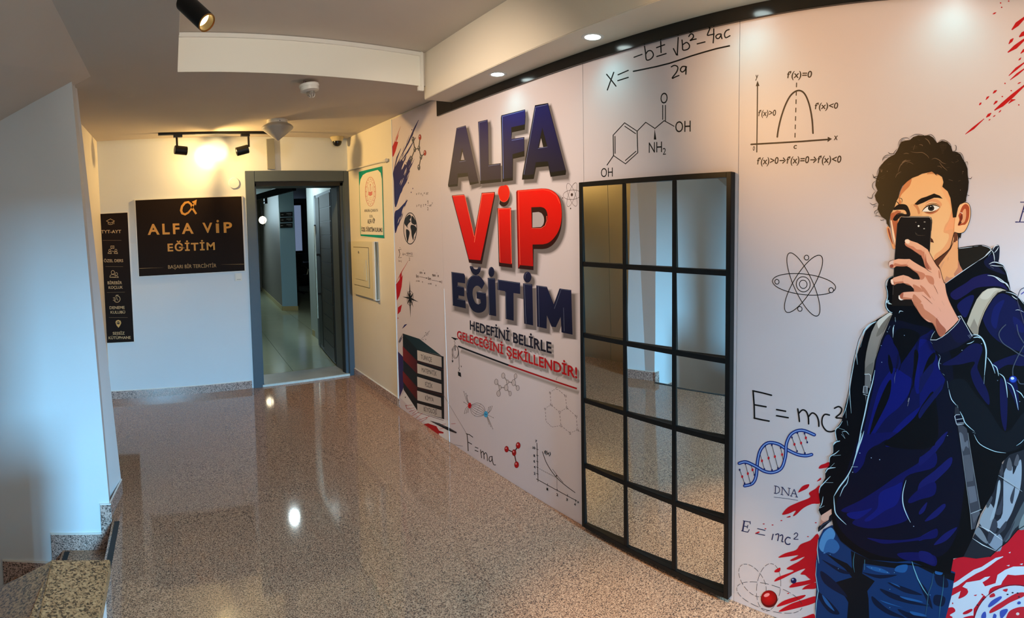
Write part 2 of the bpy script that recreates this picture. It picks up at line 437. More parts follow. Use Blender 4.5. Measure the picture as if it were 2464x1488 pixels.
# lift wall beyond the pillar
eb = MB()
def lw(y): return lx(-.40, y)
EY0, EY1, EZ = -1.95, -.99, 2.06
def lwbox(y0, y1, z0, z1): eb.hexa([(lw(y0)-.14, y0, z0), (lw(y0), y0, z0), (lw(y1), y1, z0), (lw(y1)-.14, y1, z0), (lw(y0)-.14, y0, z1), (lw(y0), y0, z1), (lw(y1), y1, z1), (lw(y1)-.14, y1, z1)])
lwbox(-2.0, EY0, 0, 2.6); lwbox(EY1, .02, 0, 2.6); lwbox(EY0, EY1, EZ, 2.6)
struct(eb.build('wall_lift', PAINT))
# enclosing walls nobody sees directly, with the glazed entrance that lets the daylight in
cbk = MB(); cbk.box(-3.1, -.55, YE-.1, YE, -2.2, 2.8); cbk.box(1.6, 2.3, YE-.1, YE, -.06, 2.8); cbk.box(-.55, 1.6, YE-.1, YE, 2.3, 2.8)
struct(cbk.build('wall_front', PAINT))
struct(MB().box(-.25, 2.0, -6.35, -6.2, 1.72, 2.7).build('daylight_baffle', PAINT))  # beam added out of view to keep daylight off the upper walls
struct(MB().box(-3.1, -3.0, YE, -1.9, -2.3, 2.8).build('wall_stairwell', PAINT))
struct(MB().box(-3.1, -.05, -8.0, -1.9, -2.35, -2.25).build('floor_lower', GR_FLOOR))
# stub wall added out of view left of the camera, to shade the stair wall
struct(MB().hexa([(lx(.145, -5.6)-.14, -5.6, -2.2), (lx(.145, -5.6), -5.6, -2.2), (lx(.145, -4.95)-0, -4.95, -2.2), (lx(.145, -4.95)-.14, -4.95, -2.2),
     (lx(.145, -5.6)-.14, -5.6, 2.8), (lx(.145, -5.6), -5.6, 2.8), (lx(.145, -4.95), -4.95, 2.8), (lx(.145, -4.95)-.14, -4.95, 2.8)]).box(-3, -.6, -5.7, -5.6, -2.2, 2.8).build('shade_stub', PAINT))
# --- entrance frame behind the photographer
ef = sempty('window_1', (.5, YE-.05, 0))
fm = MB()
for x in (-.55, .16, .87, 1.56): fm.box(x, x+.05, YE-.08, YE-.02, 0, 2.3)
fm.box(-.55, 1.6, YE-.08, YE-.02, 2.25, 2.3); fm.box(-.55, 1.6, YE-.08, YE-.02, 0, .08)
fm.build('window_frame', BLACK, ef)

# --- skirtings
def skirt(name, pts, h=.075, t=.012, m=GR_BASE, cap=True):
    e = sempty(name, (pts[0][0], pts[0][1], 0)); mb = MB(); mc = MB()
    for (xa, ya), (xb, yb_) in zip(pts, pts[1:]):
        d = Vector((xb-xa, yb_-ya)).normalized(); n = Vector((d.y, -d.x))*t
        L_ = (Vector((xb, yb_))-Vector((xa, ya))).length; k = max(1, round(L_/.6))
        for i in range(k):
            p = Vector((xa, ya))+d*(L_*i/k+.0006); q = Vector((xa, ya))+d*(L_*(i+1)/k-.0006)
            MB().hexa([(p.x, p.y, 0), (p.x+n.x, p.y+n.y, 0), (q.x+n.x, q.y+n.y, 0), (q.x, q.y, 0), (p.x, p.y, h), (p.x+n.x, p.y+n.y, h), (q.x+n.x, q.y+n.y, h), (q.x, q.y, h)]).build('skirting_stone', m, e)
        mc.hexa([(xa, ya, h), (xa+n.x*.8, ya+n.y*.8, h), (xb+n.x*.8, yb_+n.y*.8, h), (xb, yb_, h), (xa, ya, h+.006), (xa+n.x*.5, ya+n.y*.5, h+.006), (xb+n.x*.5, yb_+n.y*.5, h+.006), (xb, yb_, h+.006)])
    if cap: mc.build('caulk_line', WHITEP, e)
    return e
skirt('baseboard_back', [(-.5, 0), (1.205, 0)])
q0 = wr(.03, 0, 0); q1 = wr(1.195, 0, 0)
skirt('baseboard_right', [(q0.x, q0.y), (q1.x, q1.y)])
skirt('baseboard_pillar', [(-.0742, -1.984), (-.1405, -2.283)], .085)

# --- stair going down to the left
stair = thing('staircase', 'granite staircase going down to the left beside the white pillar', 'staircase', (-.3, -3, -.17))
RI, RU = .163, .283
SE = -4.17
def ex(i, y): return lx(-.13, y)-i*RU
NOSE = mat('anti_slip_strip', (46, 46, 46), .8, bump=.5, bscale=400)
for i in range(0, 8):
    z = -i*RI
    if i:
        MB().hexa([(ex(i, SE), SE, z-.03), (ex(i-1, SE)-.002, SE, z-.03), (ex(i-1, -2.28), -2.282, z-.03), (ex(i, -2.28), -2.282, z-.03),
                   (ex(i, SE), SE, z), (ex(i-1, SE)-.002, SE, z), (ex(i-1, -2.28), -2.282, z), (ex(i, -2.28), -2.282, z)]).build('tread', GR_FLOOR, stair)
    MB().hexa([(ex(i, SE)+.012, SE, z-RI), (ex(i, SE)+.03, SE, z-RI), (ex(i, -2.28)+.03, -2.282, z-RI), (ex(i, -2.28)+.012, -2.282, z-RI),
               (ex(i, SE)+.012, SE, z-.031), (ex(i, SE)+.03, SE, z-.031), (ex(i, -2.28)+.03, -2.282, z-.031), (ex(i, -2.28)+.012, -2.282, z-.031)]).build('riser', GR_BASE, stair)
    MB().hexa([(ex(i, SE)+.010, SE+.02, z), (ex(i, SE)+.038, SE+.02, z), (ex(i, -2.28)+.038, -2.31, z), (ex(i, -2.28)+.010, -2.31, z),
               (ex(i, SE)+.010, SE+.02, z+.0025), (ex(i, SE)+.038, SE+.02, z+.0025), (ex(i, -2.28)+.038, -2.31, z+.0025), (ex(i, -2.28)+.010, -2.31, z+.0025)]).build('anti_slip_strip', NOSE, stair)
# stepped skirting up the pillar wall
ss = sempty('baseboard_stair', (-.4, -2.28, -.2))
for i in range(0, 7):
    xa = ex(i, -2.28); z = -i*RI
    xr_ = -.135 if i == 0 else ex(i-1, -2.28)-.065
    MB().box(xa-.065, xr_, -2.294, -2.279, z-RI*1.0+.0, z+.085).build('skirting_stone', GR_BASE, ss)
    MB().box(xa-.068, xr_, -2.291, -2.279, z+.085, z+.091).build('caulk_line', WHITEP, ss)

# --- parapet between landing and stair
par = thing('parapet', 'low white parapet with thick granite coping at bottom left corner', 'parapet', (-.12, -4.4, 0))
PZ = .90
def px_(x, y): return x+.09*(y+4.17)
pw = MB().hexa([(px_(-.165, -4.94), -4.94, -.5), (px_(-.066, -4.94), -4.94, -.0), (px_(-.066, -4.19), -4.19, -.0), (px_(-.165, -4.19), -4.19, -.5),
                (px_(-.165, -4.94), -4.94, PZ-.03), (px_(-.066, -4.94), -4.94, PZ-.03), (px_(-.066, -4.19), -4.19, PZ-.03), (px_(-.165, -4.19), -4.19, PZ-.03)])
def pz(x): return PZ+.005+(x+.17)*.54
pw.hexa([(-1.6, -4.36, pz(-1.6)-1.0), (-.166, -4.36, pz(-.166)-.9), (-.166, -4.2, pz(-.166)-.9), (-1.6, -4.2, pz(-1.6)-1.0),
         (-1.6, -4.36, pz(-1.6)-.03), (-.166, -4.36, pz(-.166)-.03), (-.166, -4.2, pz(-.166)-.03), (-1.6, -4.2, pz(-1.6)-.03)])
pw.build('parapet_wall', PAINT_B, par)
MB().hexa([(px_(-.176, -4.94), -4.94, PZ-.03), (px_(-.056, -4.94), -4.94, PZ-.03), (px_(-.056, -4.172), -4.172, PZ-.03), (px_(-.176, -4.172), -4.172, PZ-.03),
           (px_(-.176, -4.94), -4.94, PZ), (px_(-.056, -4.94), -4.94, PZ), (px_(-.056, -4.172), -4.172, PZ), (px_(-.176, -4.172), -4.172, PZ)]).build('coping_stone', GR_CAP, par, bevel=.002)
MB().hexa([(-1.6, -4.385, pz(-1.6)-.03), (-.172, -4.385, pz(-.172)-.03), (-.1722, -4.18, pz(-.172)-.03), (-1.6, -4.18, pz(-1.6)-.03),
           (-1.6, -4.385, pz(-1.6)), (-.172, -4.385, pz(-.172)), (-.1722, -4.18, pz(-.172)), (-1.6, -4.18, pz(-1.6))]).build('coping_stone', GR_CAP, par, bevel=.002)

# --- lift doors (seen in the mirror)
lift = sempty('door_2', (lw(-1.3), -1.3, 0))
ym = (EY0+EY1)/2
for a, b in ((EY0+.03, ym-.003), (ym+.003, EY1-.03)):
    MB().hexa([(lw(a)-.09, a, .0), (lw(a)-.07, a, .0), (lw(b)-.07, b, .0), (lw(b)-.09, b, .0), (lw(a)-.09, a, EZ-.03), (lw(a)-.07, a, EZ-.03), (lw(b)-.07, b, EZ-.03), (lw(b)-.09, b, EZ-.03)]).build('lift_door_leaf', STEEL, lift)
fr = MB()
for a, b in ((EY0, EY0+.03), (EY1-.03, EY1)):
    fr.hexa([(lw(a)-.1, a, 0), (lw(a)+.008, a, 0), (lw(b)+.008, b, 0), (lw(b)-.1, b, 0), (lw(a)-.1, a, EZ), (lw(a)+.008, a, EZ), (lw(b)+.008, b, EZ), (lw(b)-.1, b, EZ)])
fr.hexa([(lw(EY0)-.1, EY0, EZ-.03), (lw(EY0)+.008, EY0, EZ-.03), (lw(EY1)+.008, EY1, EZ-.03), (lw(EY1)-.1, EY1, EZ-.03), (lw(EY0)-.1, EY0, EZ), (lw(EY0)+.008, EY0, EZ), (lw(EY1)+.008, EY1, EZ), (lw(EY1)-.1, EY1, EZ)])
fr.build('lift_door_frame', STEEL, lift)

# ============================================================ DOOR AND CORRIDOR
door = sempty('door_1', (1.75, 0, 0))
# outer architraves
MB().box(1.222, 1.312, -.022, .02, 0, 2.15).build('door_architrave', DOORM, door, bevel=.002)
MB().box(2.262, 2.352, -.022, .02, 0, 2.15).build('door_architrave', DOORM, door, bevel=.002)
MB().box(1.314, 2.260, -.020, .02, 2.045, 2.15).build('door_architrave', DOORM, door, bevel=.002)
# deep lining
MB().box(1.300, 1.335, .02, .30, 0, 2.03).build('door_lining', DOORM, door)
MB().box(2.235, 2.272, .02, .12, 0, 2.03).build('door_lining', DOORM, door)
MB().box(2.258, 2.290, .12, .34, 0, 2.03).build('door_lining', DOORM, door)
MB().box(1.300, 2.272, .02, .30, 2.0, 2.045).build('door_lining', GASK, door)
MB().box(2.228, 2.2349, .03, .10, 0, 2.0).build('door_gasket', GASK, door)
gk = MB()
for z in (.25, .62, 1.05, 1.45): gk.lathe((2.255, .118, z), (0, -1, 0), [(0, .002), (.007, .002), (.007, 0)], 10)
gk.build('fixing_screw', GASK, door)
# marble threshold
MAR = mat('marble_threshold', (168, 168, 160), .3, var=.25, vscale=9)
MB().box(1.335, 2.26, .0, .37, -.01, .022).build('threshold', MAR, door, bevel=.003)
MB().box(1.30, 2.30, -.012, .0, 0, .02).build('threshold_edge', mat('chipped_white_mortar', (216, 220, 214), .7, var=.2, vscale=30), door)
# open leaf: from hinge (2.298,.48) to free edge (2.50,1.56)
leaf = sempty('door_leaf', (2.32, .43, 0)); leaf.parent = door; leaf.matrix_parent_inverse = Matrix.Translation(-door.location)
del leaf['kind']
hA = Vector((2.296, .46)); hB = Vector((2.505, 1.56)); dl = (hB-hA); LL = dl.length; dl.normalize(); nl = Vector((-dl.y, dl.x))   # nl faces -x
LEAF = Plane((nl.x, nl.y, 0), (hA.x, hA.y, 0), (dl.x, dl.y, 0))
def leafbox(a0, a1, z0, z1, o0, o1, name, m, bev=0):
    o = MB().onplane(LEAF, a0, a1, z0, z1, o0, o1).build(name, m, None, bevel=bev); o.parent = leaf
    o.matrix_parent_inverse = (Matrix.Translation(leaf.location)).inverted(); return o
leafbox(0, LL, .015, 2.0, -.06, 0, 'leaf_core', DOORM)
leafbox(LL*.66, LL*.90, .06, 1.96, .0, .006, 'leaf_panel', mat('dark_glass_panel', (54, 58, 58), .5, spec=.3))
leafbox(LL*.905, LL, .015, 2.0, .0, .006, 'leaf_panel', DOORM)
for k in range(12):
    z = .03+k*.162; leafbox(.03, LL*.62, z, z+.156, .0, .006, 'leaf_plank', DOORD, .0015)
leafbox(LL*.72, LL*.76, .42, 1.60, .045, .06, 'pull_bar', STEEL)
for z in (.72, 1.22): leafbox(LL*.725, LL*.755, z, z+.03, .006, .046, 'pull_bar_bracket', GASK)
leafbox(LL*.92, LL*.96, 1.50, 1.62, .006, .02, 'lock_plate', GASK)
leafbox(-.004, -.0, .015, 2.0, -.06, 0, 'leaf_edge', DOORM)

# corridor shell
CORW = mat('corridor_wall', (122, 114, 104), .5, bump=.1); CORP = mat('corridor_pier', (150, 190, 214), .5)
TILE = mat('cream_floor_tile', (176, 178, 148), .12, var=.05, vscale=3); SKC = mat('cream_skirting', (188, 172, 124), .4)
CW = WALL_R
cf = MB().box(.3, 5.3, .12, 11.5, -.06, -.008).build('floor_corridor', mat('grout', (70, 66, 52), .8)); struct(cf)
# seam direction measured from the picture: along (.33, 3.04)
va = Vector((.12, 1)).normalized(); vb = Vector((1, -.085)).normalized()
cu_ = Vector((2.185, 3.48)); 
TA = Vector((.368, 3.036)).normalized(); TB = Vector((.806, -.063)).normalized()
for i in range(-4, 6):
    for j in range(-6, 12):
        c = Vector((1.83, .85))+TB*(i*.75)+TA*(j*.755)
        # seams of the long joints run to (1.83,.5) and (2.69,2.32)
        q = [c+TB*.002+TA*.002, c+TB*.748+TA*.002, c+TB*.748+TA*.753, c+TB*.002+TA*.753]
        q = clip_poly([(p.x, p.y) for p in q], 0, -1, -.37); q = clip_poly(q, 0, 1, 11) if q else q
        if q: q = clip_poly(q, -1, 0, -.6)
        if q: q = clip_poly(q, 1, 0, 5.2)
        if q: slab(q, cf, 'tile', 0, TILE, .008)
# far-left end wall, long left wall with pier, right wall, far room
cl = MB()
cl.box(.2, 3.66, 8.95, 9.05, 0, 2.6)                                   # end wall
cl.hexa([(3.043, 5.02, 0), (3.30, 4.885, 0), (3.9, 8.9, 0), (3.66, 9.0, 0), (3.043, 5.02, 2.6), (3.30, 4.885, 2.6), (3.9, 8.9, 2.6), (3.66, 9.0, 2.6)])
struct(cl.build('wall_corridor_left', CORW))
pn = MB().hexa([(3.040, 5.018, 0), (3.043, 5.0, 0), (3.305, 4.868, 0), (3.315, 4.885, 0), (3.040, 5.018, 2.6), (3.043, 5.0, 2.6), (3.305, 4.868, 2.6), (3.315, 4.885, 2.6)])
struct(pn.build('wall_corridor_pier', CORP))
skp = MB().hexa([(3.035, 5.0, 0), (3.04, 4.985, 0), (3.313, 4.852, 0), (3.322, 4.88, 0), (3.035, 5.0, .085), (3.04, 4.985, .085), (3.313, 4.852, .085), (3.322, 4.88, .085)])
struct(skp.build('baseboard_pier', SKC))
struct(MB().hexa([(3.03, 5.02, 0), (3.043, 5.02, 0), (3.66, 9, 0), (3.645, 9, 0), (3.03, 5.02, .085), (3.043, 5.02, .085), (3.66, 9, .085), (3.645, 9, .085)]).build('baseboard_corridor', SKC))
crt = MB().hexa([(2.40, .12, 0), (2.52, .12, 0), (2.84, 2.36, 0), (2.70, 2.36, 0), (2.40, .12, 2.6), (2.52, .12, 2.6), (2.84, 2.36, 2.6), (2.70, 2.36, 2.6)])
crt.hexa([(2.70, 2.30, 0), (5.3, 2.30, 0), (5.3, 2.40, 0), (2.70, 2.40, 0), (2.70, 2.30, 2.6), (5.3, 2.30, 2.6), (5.3, 2.4, 2.6), (2.7, 2.4, 2.6)])
struct(crt.build('wall_corridor_right', mat('corridor_right_paint', (176, 186, 184), .5)))
struct(MB().hexa([(2.655, 1.95, 0), (2.67, 1.95, 0), (2.70, 2.33, 0), (2.688, 2.33, 0), (2.655, 1.95, .085), (2.67, 1.95, .085), (2.70, 2.33, .085), (2.688, 2.33, .085)]).build('baseboard_corridor_right', SKC))
struct(MB().box(.2, .3, .12, 9.05, -.05, 2.6).build('wall_corridor_far_left', CORW))
struct(MB().box(5.2, 5.3, 2.3, 11.6, -.05, 2.6).build('wall_room_right', CORW))
struct(MB().box(.2, 5.4, .12, 11.6, 2.46, 2.6).build('ceiling_corridor', mat('corridor_ceiling', (176, 186, 186), .6)))
# window wall of the far room
wz = 9.4
rw = MB(); rw.box(3.7, 4.20, wz, wz+.1, 0, 2.5); rw.box(5.05, 5.3, wz, wz+.1, 0, 2.5); rw.box(4.20, 5.05, wz, wz+.1, 0, .95); rw.box(4.20, 5.05, wz, wz+.1, 2.34, 2.5)
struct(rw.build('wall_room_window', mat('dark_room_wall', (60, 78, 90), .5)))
win = sempty('window_2', (4.6, wz, .95))
mbw = MB(); mbw.box(4.2, 4.26, wz-.03, wz+.03, .95, 2.34); mbw.box(4.99, 5.05, wz-.03, wz+.03, .95, 2.34); mbw.box(4.2, 5.05, wz-.03, wz+.03, 2.28, 2.34); mbw.box(4.2, 5.05, wz-.03, wz+.03, .95, 1.0)
mbw.build('window_frame', BLACK, win)
MB().box(4.26, 4.99, wz-.004, wz+.004, 1.0, 2.28).build('window_pane', mat('frosted_pane', (150, 165, 185), .5, emis=(140, 160, 195), es=.45), win)
# ============================================================ OBJECTS
PB = WALL_B
def bk(u, v): return PB.st(u, v)
# --- corridor things
t = thing('wall_lamp', 'glowing globe wall lamp on a thin black arm in the corridor beyond the door', 'lamp', (0, 0, 0))
g = CAM+ray(632, 530)*10.6
t.location = g
MB().lathe(g, (0, 0, 1), [(.074*math.sin(a*PI/12), -.074*math.cos(a*PI/12)) for a in range(13)], 20).build('globe', mat('lamp_glow', (255, 250, 235), .5, emis=(255, 240, 205), es=8), t, True)
top_ = CAM+ray(628, 490)*10.6; wl = CAM+ray(639, 483)*10.75
MB().tube([g+Vector((0, 0, .08)), top_, wl], .010, 6).tube([g+Vector((.01, -.088, .06)), g+Vector((.015, -.088, -.12))], .006, 6).build('lamp_arm', BLACK, t)
MB().box(wl.x-.03, wl.x+.03, wl.y-.03, wl.y+.03, wl.z-.06, wl.z+.10).build('wall_plate', BLACK, t)
#light('globe_lamp_glow', 'POINT', (g.x-.05, g.y-.14, g.z), 6, (1, .78, .5), size=.08)
# long black ceiling bar
MATB = mat('matt_black_bar', (4, 4, 4), .9, spec=.05)
bar = thing('ceiling_bar', 'long black lighting bar under the corridor ceiling beyond the door', 'lighting bar', (2.4, 2.5, 2.3))
def at(u, v, k): return CAM+ray(u, v)*k
a1, a2 = at(606, 485, 8.9), at(708, 455, 6.9); a3, a4 = at(698, 452, 6.9), at(775, 428, 5.9)
def barbox(p, q, h, wdt=.05):
    d = (q-p).normalized(); n = Vector((d.y, -d.x, 0)).normalized()*wdt/2
    return MB().hexa([p-n, p+n, q+n, q-n, p-n+Vector((0, 0, h)), p+n+Vector((0, 0, h)), q+n+Vector((0, 0, h)), q-n+Vector((0, 0, h))])
barbox(a1-Vector((0, 0, .0)), a2-Vector((0, 0, .02)), .085).build('bar_section', MATB, bar); barbox(a3-Vector((0, 0, .0)), a4-Vector((0, 0, .0)), .075).build('bar_section', MATB, bar)
# downlight beyond the door, mirrored in the polished floor
cdl = thing('ceiling_downlight', 'bright round ceiling downlight past the door, seen as a white spot mirrored in the granite', 'downlight', (2.15, 1.85, 2.45))
MB().lathe((2.165, 1.88, 2.459), (0, 0, -1), [(.07, 0), (.09, 0), (.09, .012), (.07, .012)], 24).build('lamp_ring', WHITEP, cdl)
MB().lathe((2.165, 1.88, 2.457), (0, 0, -1), [(0, 0), (.05, 0), (.05, .004), (0, .004)], 24).build('diffuser', mat('downlight_white', (235, 255, 255), .5, emis=(205, 255, 250), es=22), cdl)
light('corridor_daylight', 'AREA', (2.2, 7.5, 2.3), 45, (.62, .88, 1), (2.6, 3.2, 0), 1.6, 1.2)
light('corridor_lamp', 'AREA', (2.165, 1.88, 2.44), 17, (.80, .97, 1), (2.165, 1.88, 0), .1)
# direction signs on the pier
PIER = Plane((-.46, -.888, 0), (3.043, 4.998, 0), (.888, -.46, 0))
for i, (v0, v1) in enumerate(((511, 521), (524, 534), (537.5, 547.5))):
    a = PIER.st(674, v0+.5); b = PIER.st(704.5, v1+.3)
    o = MB().onplane(PIER, a[0], b[0], b[1], a[1], .003, .012).build('direction_sign', BLACK)
    tag(o, ['top black direction sign with a right arrow on the corridor pier', 'middle black direction sign of three on the corridor pier', 'lowest black direction sign with a left arrow on the corridor pier'][i], 'sign', 'direction signs on the pier')
    A = Art(PIER, .0125, (0, 0, 1))
    vm = (v0+v1)/2
    A.stroke([(677, vm+.8), (681, vm+.7)], .8, (200, 200, 200)); tip = 681 if i < 2 else 677
    A.poly([(tip+(1 if i < 2 else -1)*1.2, vm+.8), (tip, vm-.8), (tip, vm+2.3)], (200, 200, 200))
    A.stroke([(690, vm-1.3), (701, vm-1.5)], 1.4, (170, 175, 178)); A.stroke([(694, vm+1.6), (701, vm+1.4)], .9, (120, 124, 128))
    A.build('sign_print', o)
# chair and desk in the far room
ck = thing('office_desk', 'dark office desk with a white drawer front edge in the far room', 'desk', (4.3, 7.9, 0))
dk = mat('dark_furniture', (20, 22, 26), .4)
MB().box(3.98, 5.0, 7.9, 8.5, .70, .74).build('desk_top', dk, ck); MB().box(3.98, 5.0, 7.92, 7.96, .22, .70).build('desk_front', dk, ck)
MB().box(4.0, 4.05, 7.96, 8.45, 0, .70).build('desk_leg', dk, ck); MB().box(4.93, 4.98, 7.96, 8.45, 0, .70).build('desk_leg', dk, ck)
MB().box(4.12, 4.42, 7.905, 7.92, .60, .635).build('drawer_edge', WHITEP, ck)
ch = thing('office_chair', 'black office chair with a chrome arm in front of the dark desk', 'chair', (4.15, 7.3, 0))
MB().box(3.92, 4.34, 7.1, 7.5, .44, .50).build('seat', dk, ch, bevel=.02); MB().box(3.92, 4.34, 7.46, 7.52, .52, 1.0).build('backrest', dk, ch, bevel=.02)
MB().tube([(4.13, 7.3, .07), (4.13, 7.3, .44)], .025, 8).build('pillar', dk, ch)
for k in range(5):
    a = k*2*PI/5; MB().tube([(4.13, 7.3, .09), (4.13+.25*math.cos(a), 7.3+.25*math.sin(a), .05)], .015, 6).build('leg', dk, ch)
MB().tube(smooth3 := [(4.32, 7.15, .5), (4.36, 7.16, .62), (4.3, 7.3, .70), (4.2, 7.42, .72)], .014, 6).build('armrest', STEEL, ch)
rd = thing('radiator', 'low white radiator below the far window', 'radiator', (4.6, 9.3, .1))
for k in range(12): MB().box(4.22+k*.065, 4.27+k*.065, 9.28, 9.36, .12, .70).build('radiator_fin', WHITEP, rd)

# --- round white cap, switch
c_ = PB.hit(563, 441)
o = MB().lathe(c_+Vector((0, -.001, 0)), (0, -1, 0), [(0, 0), (.055, 0), (.055, .006), (.050, .011), (0, .013)], 28).build('junction_cover', PAINT_B, None, True)
tag(o, 'round white junction box cover on the wall, left of the door top', 'wall cover')
sw = thing('light_switch', 'white square light switch below the black sign beside the door frame', 'light switch', PB.hit(573, 668))
a = PB.st(564, 658); b = PB.st(582, 676)
MB().onplane(PB, a[0], b[0], b[1], a[1], 0, .010).build('switch_frame', WHITEP, sw, bevel=.002)
MB().onplane(PB, a[0]+.009, b[0]-.009, b[1]+.009, a[1]-.009, .010, .0145).build('rocker', mat('switch_rocker', (228, 226, 216), .3), sw, bevel=.001)
MB().onplane(PB, a[0]+.02, b[0]-.014, b[1]+.014, b[1]+.018, .0145, .0155).build('indicator_slot', mat('grey_slot', (130, 130, 120), .5), sw)

# --- black wall signs
SIGNB = mat('sign_face_black', (34, 24, 19), .65, spec=.1, var=.25, vscale=3); GOLD = (205, 148, 62); GOLD2 = (188, 150, 96)
def sign(name, label, corners, th=.02):
    a, b, c, d = [PB.st(*p) for p in corners]     # tl tr br bl
    x0 = (a[0]+d[0])/2; x1 = (b[0]+c[0])/2; z1 = (a[1]+b[1])/2; z0 = (c[1]+d[1])/2
    t = thing(name, label, 'sign', PB.pos((x0+x1)/2, z0))
    MB().onplane(PB, x0-.009, x1+.009, z0-.009, z1+.009, .0, th-.002).build('sign_edge', WHITEP, t)
    MB().onplane(PB, x0, x1, z0, z1, th-.002, th).build('sign_face', SIGNB, t)
    return t, (x0, x1, z0, z1)
tb, rb = sign('logo_sign', 'large black wall sign reading ALFA VİP EĞİTİM in gold beside the door', [(323, 480), (580, 476), (588, 655), (337, 661)])
A = Art(PB, .0202, (200, 460, 2.976))
A.text('ALFA', (462, 312), (790, 303), (466, 240), GOLD, bold=.026, space=1.35).text('V', (855, 298), (925, 297), (855, 230), GOLD, bold=.026)
A.text('I', (950, 298), (972, 298), (950, 235), GOLD, bold=.026); A.dot(961, 216, 9, 9, GOLD)
A.text('P', (1005, 297), (1066, 294), (1005, 227), GOLD, bold=.026)
A.build('sign_lettering', tb)
A = Art(PB, .0202, (200, 460, 2.976))
A.text('EĞİTİM', (605, 431), (942, 420), (605, 379), GOLD, bold=.026, space=1.2); A.build('sign_lettering', tb)
A = Art(PB, .0202, (200, 460, 2.976))
A.text('BAŞARI BİR TERCİHTİR', (608, 556), (952, 545), (608, 531), GOLD2); A.build('sign_lettering', tb)
A = Art(PB, .0202, (200, 460, 2.976))
A.stroke('808,165 785,130 770,95 752,80 728,85 707,110 700,140 708,160 728,168 752,155 772,130 792,95', [14, 15, 15, 14, 15, 16, 17, 16, 14, 13, 12, 12], GOLD, smooth=False)
A.poly('812,62 776,78 806,104', GOLD)
A.stroke('402,554 575,548', 2.2, GOLD2, taper='end').stroke('1148,523 985,526', 2.2, GOLD2, taper='end')
A.build('sign_emblem', tb)
ts, rs = sign('service_sign', 'tall narrow black sign listing five services, left of the large sign', [(229, 515), (303, 513), (326, 822), (257, 825)], .012)
def tsA(): return Art(PB, .0122, (200, 460, 2.976))
for txt, bl, br, h in (('TYT-AYT', (130, 303), (273, 301), 22), ('ÖZEL DERS', (149, 509), (287, 508), 20), ('BİREBİR', (176, 667), (279, 666), 20), ('KOÇLUK', (183, 700), (285, 698), 19),
                       ('DENEME', (190, 845), (298, 843), 20), ('KULUBÜ', (197, 877), (301, 876), 19), ('SESSİZ', (213, 1028), (298, 1026), 19), ('KÜTÜPHANE', (183, 1060), (341, 1057), 19)):
    tsA().text(txt, bl, br, (bl[0], bl[1]-h), (206, 172, 124), bold=.012).build('sign_lettering', ts)
G2 = (200, 168, 120)
A = tsA()
for a, b in (((140, 353), (273, 353)), ((162, 540), (285, 541)), ((172, 726), (298, 724)), ((186, 905), (318, 905))): A.stroke([a, b], 2, (130, 104, 70))
A.build('divider_lines', ts)
A = tsA()      # graduation cap
A.lines('167,215 196,200 225,215 196,230 167,215;180,224 180,236 196,241 212,236 212,224;220,218 221,236', 3.2, G2)
A.build('sign_icon', ts)
A = tsA()      # people at a board
A.lines('198,393 222,393 222,410 198,410 198,393;204,401 216,401;206,410 203,414', 3, G2)
for cx in (191, 235):
    A.ring(cx, 425, 7, 8, 3, G2); A.stroke([(cx-13, 447), (cx-10, 438), (cx, 434), (cx+10, 438), (cx+13, 447), (cx-13, 447)], 3, G2)
A.stroke('202,430 224,433', 3, G2)
A.build('sign_icon', ts)
A = tsA(); A.ring(213, 582, 12, 13, 3.2, G2); A.stroke('191,617 194,604 205,598 220,598 232,606 235,617 191,617', 3.2, G2); A.ring(238, 594, 9, 10, 3, G2); A.stroke('240,607 250,611 253,618 238,618', 3, G2); A.build('sign_icon', ts)
A = tsA(); A.ring(243, 773, 22, 23, 4, G2, a0=-2.2, a1=2.6); A.lines('240,760 243,774 250,782;236,745 252,744;215,764 231,764;220,773 234,773;215,782 232,782', 3.5, G2); A.build('sign_icon', ts)
A = tsA(); A.poly('232,940 236,928 252,922 268,928 273,944 266,960 254,978 240,962', (215, 168, 96)); A.dot(252, 943, 13, 11, (60, 44, 28)); A.stroke('243,947 243,938 252,941 261,938 261,947', 2.5, (215, 168, 96)); A.build('sign_icon', ts)
# thin cable between the signs
o = MB().tube([PB.hit(306, 585), PB.hit(326, 585), PB.hit(328, 585.5)], .0016, 6).build('thin_wire', WHITEP); tag(o, 'thin white wire between the tall sign and the large sign', 'wire')

# --- track light over the back wall
tk = thing('track_light', 'black ceiling track with two cylinder spotlights over the large sign', 'track light', (.9, -.33, 2.47))
ya = -.30; zt = hz(ya)
def yz(u, v, y): r = ray(u, v); return CAM+r*((y-CAM.y)/r.y)
xa = yz(381, 334, ya); xb = yz(647, 331, ya)
MB().box(xa.x, xb.x, ya-.018, ya+.018, zt-.022, zt).build('track', BLACK, tk)
for (un, ub, aim) in ((431, 435, 1), (593, 583, -1)):
    p = yz(un, 340, ya); hd = yz(ub, 362, ya)
    MB().box(p.x-.05, p.x+.03, ya-.02, ya+.02, zt-.045, zt-.022).build('track_adapter', BLACK, tk)
    MB().tube([(p.x-.02*aim, ya, zt-.04), (p.x-.02*aim, ya, hd.z+.03)], .010, 8).build('stem', BLACK, tk)
    ax = Vector((.93*aim, .12, -.10*(1 if aim > 0 else 2.2))).normalized()
    hc = Vector((hd.x, ya, hd.z))
    MB().lathe(hc-ax*.058, ax, [(0, 0), (.036, 0), (.040, .004), (.040, .113), (.037, .116), (.033, .116), (.030, .09), (0, .09)], 28).build('spot_head', BLACK, tk, True)
    MB().lathe(hc-ax*.058, ax, [(0, .094), (.031, .094), (.031, .098), (0, .098)], 20).build('spot_lens', mat('warm_lens', (255, 240, 200), .4, emis=(255, 214, 140), es=6), tk)
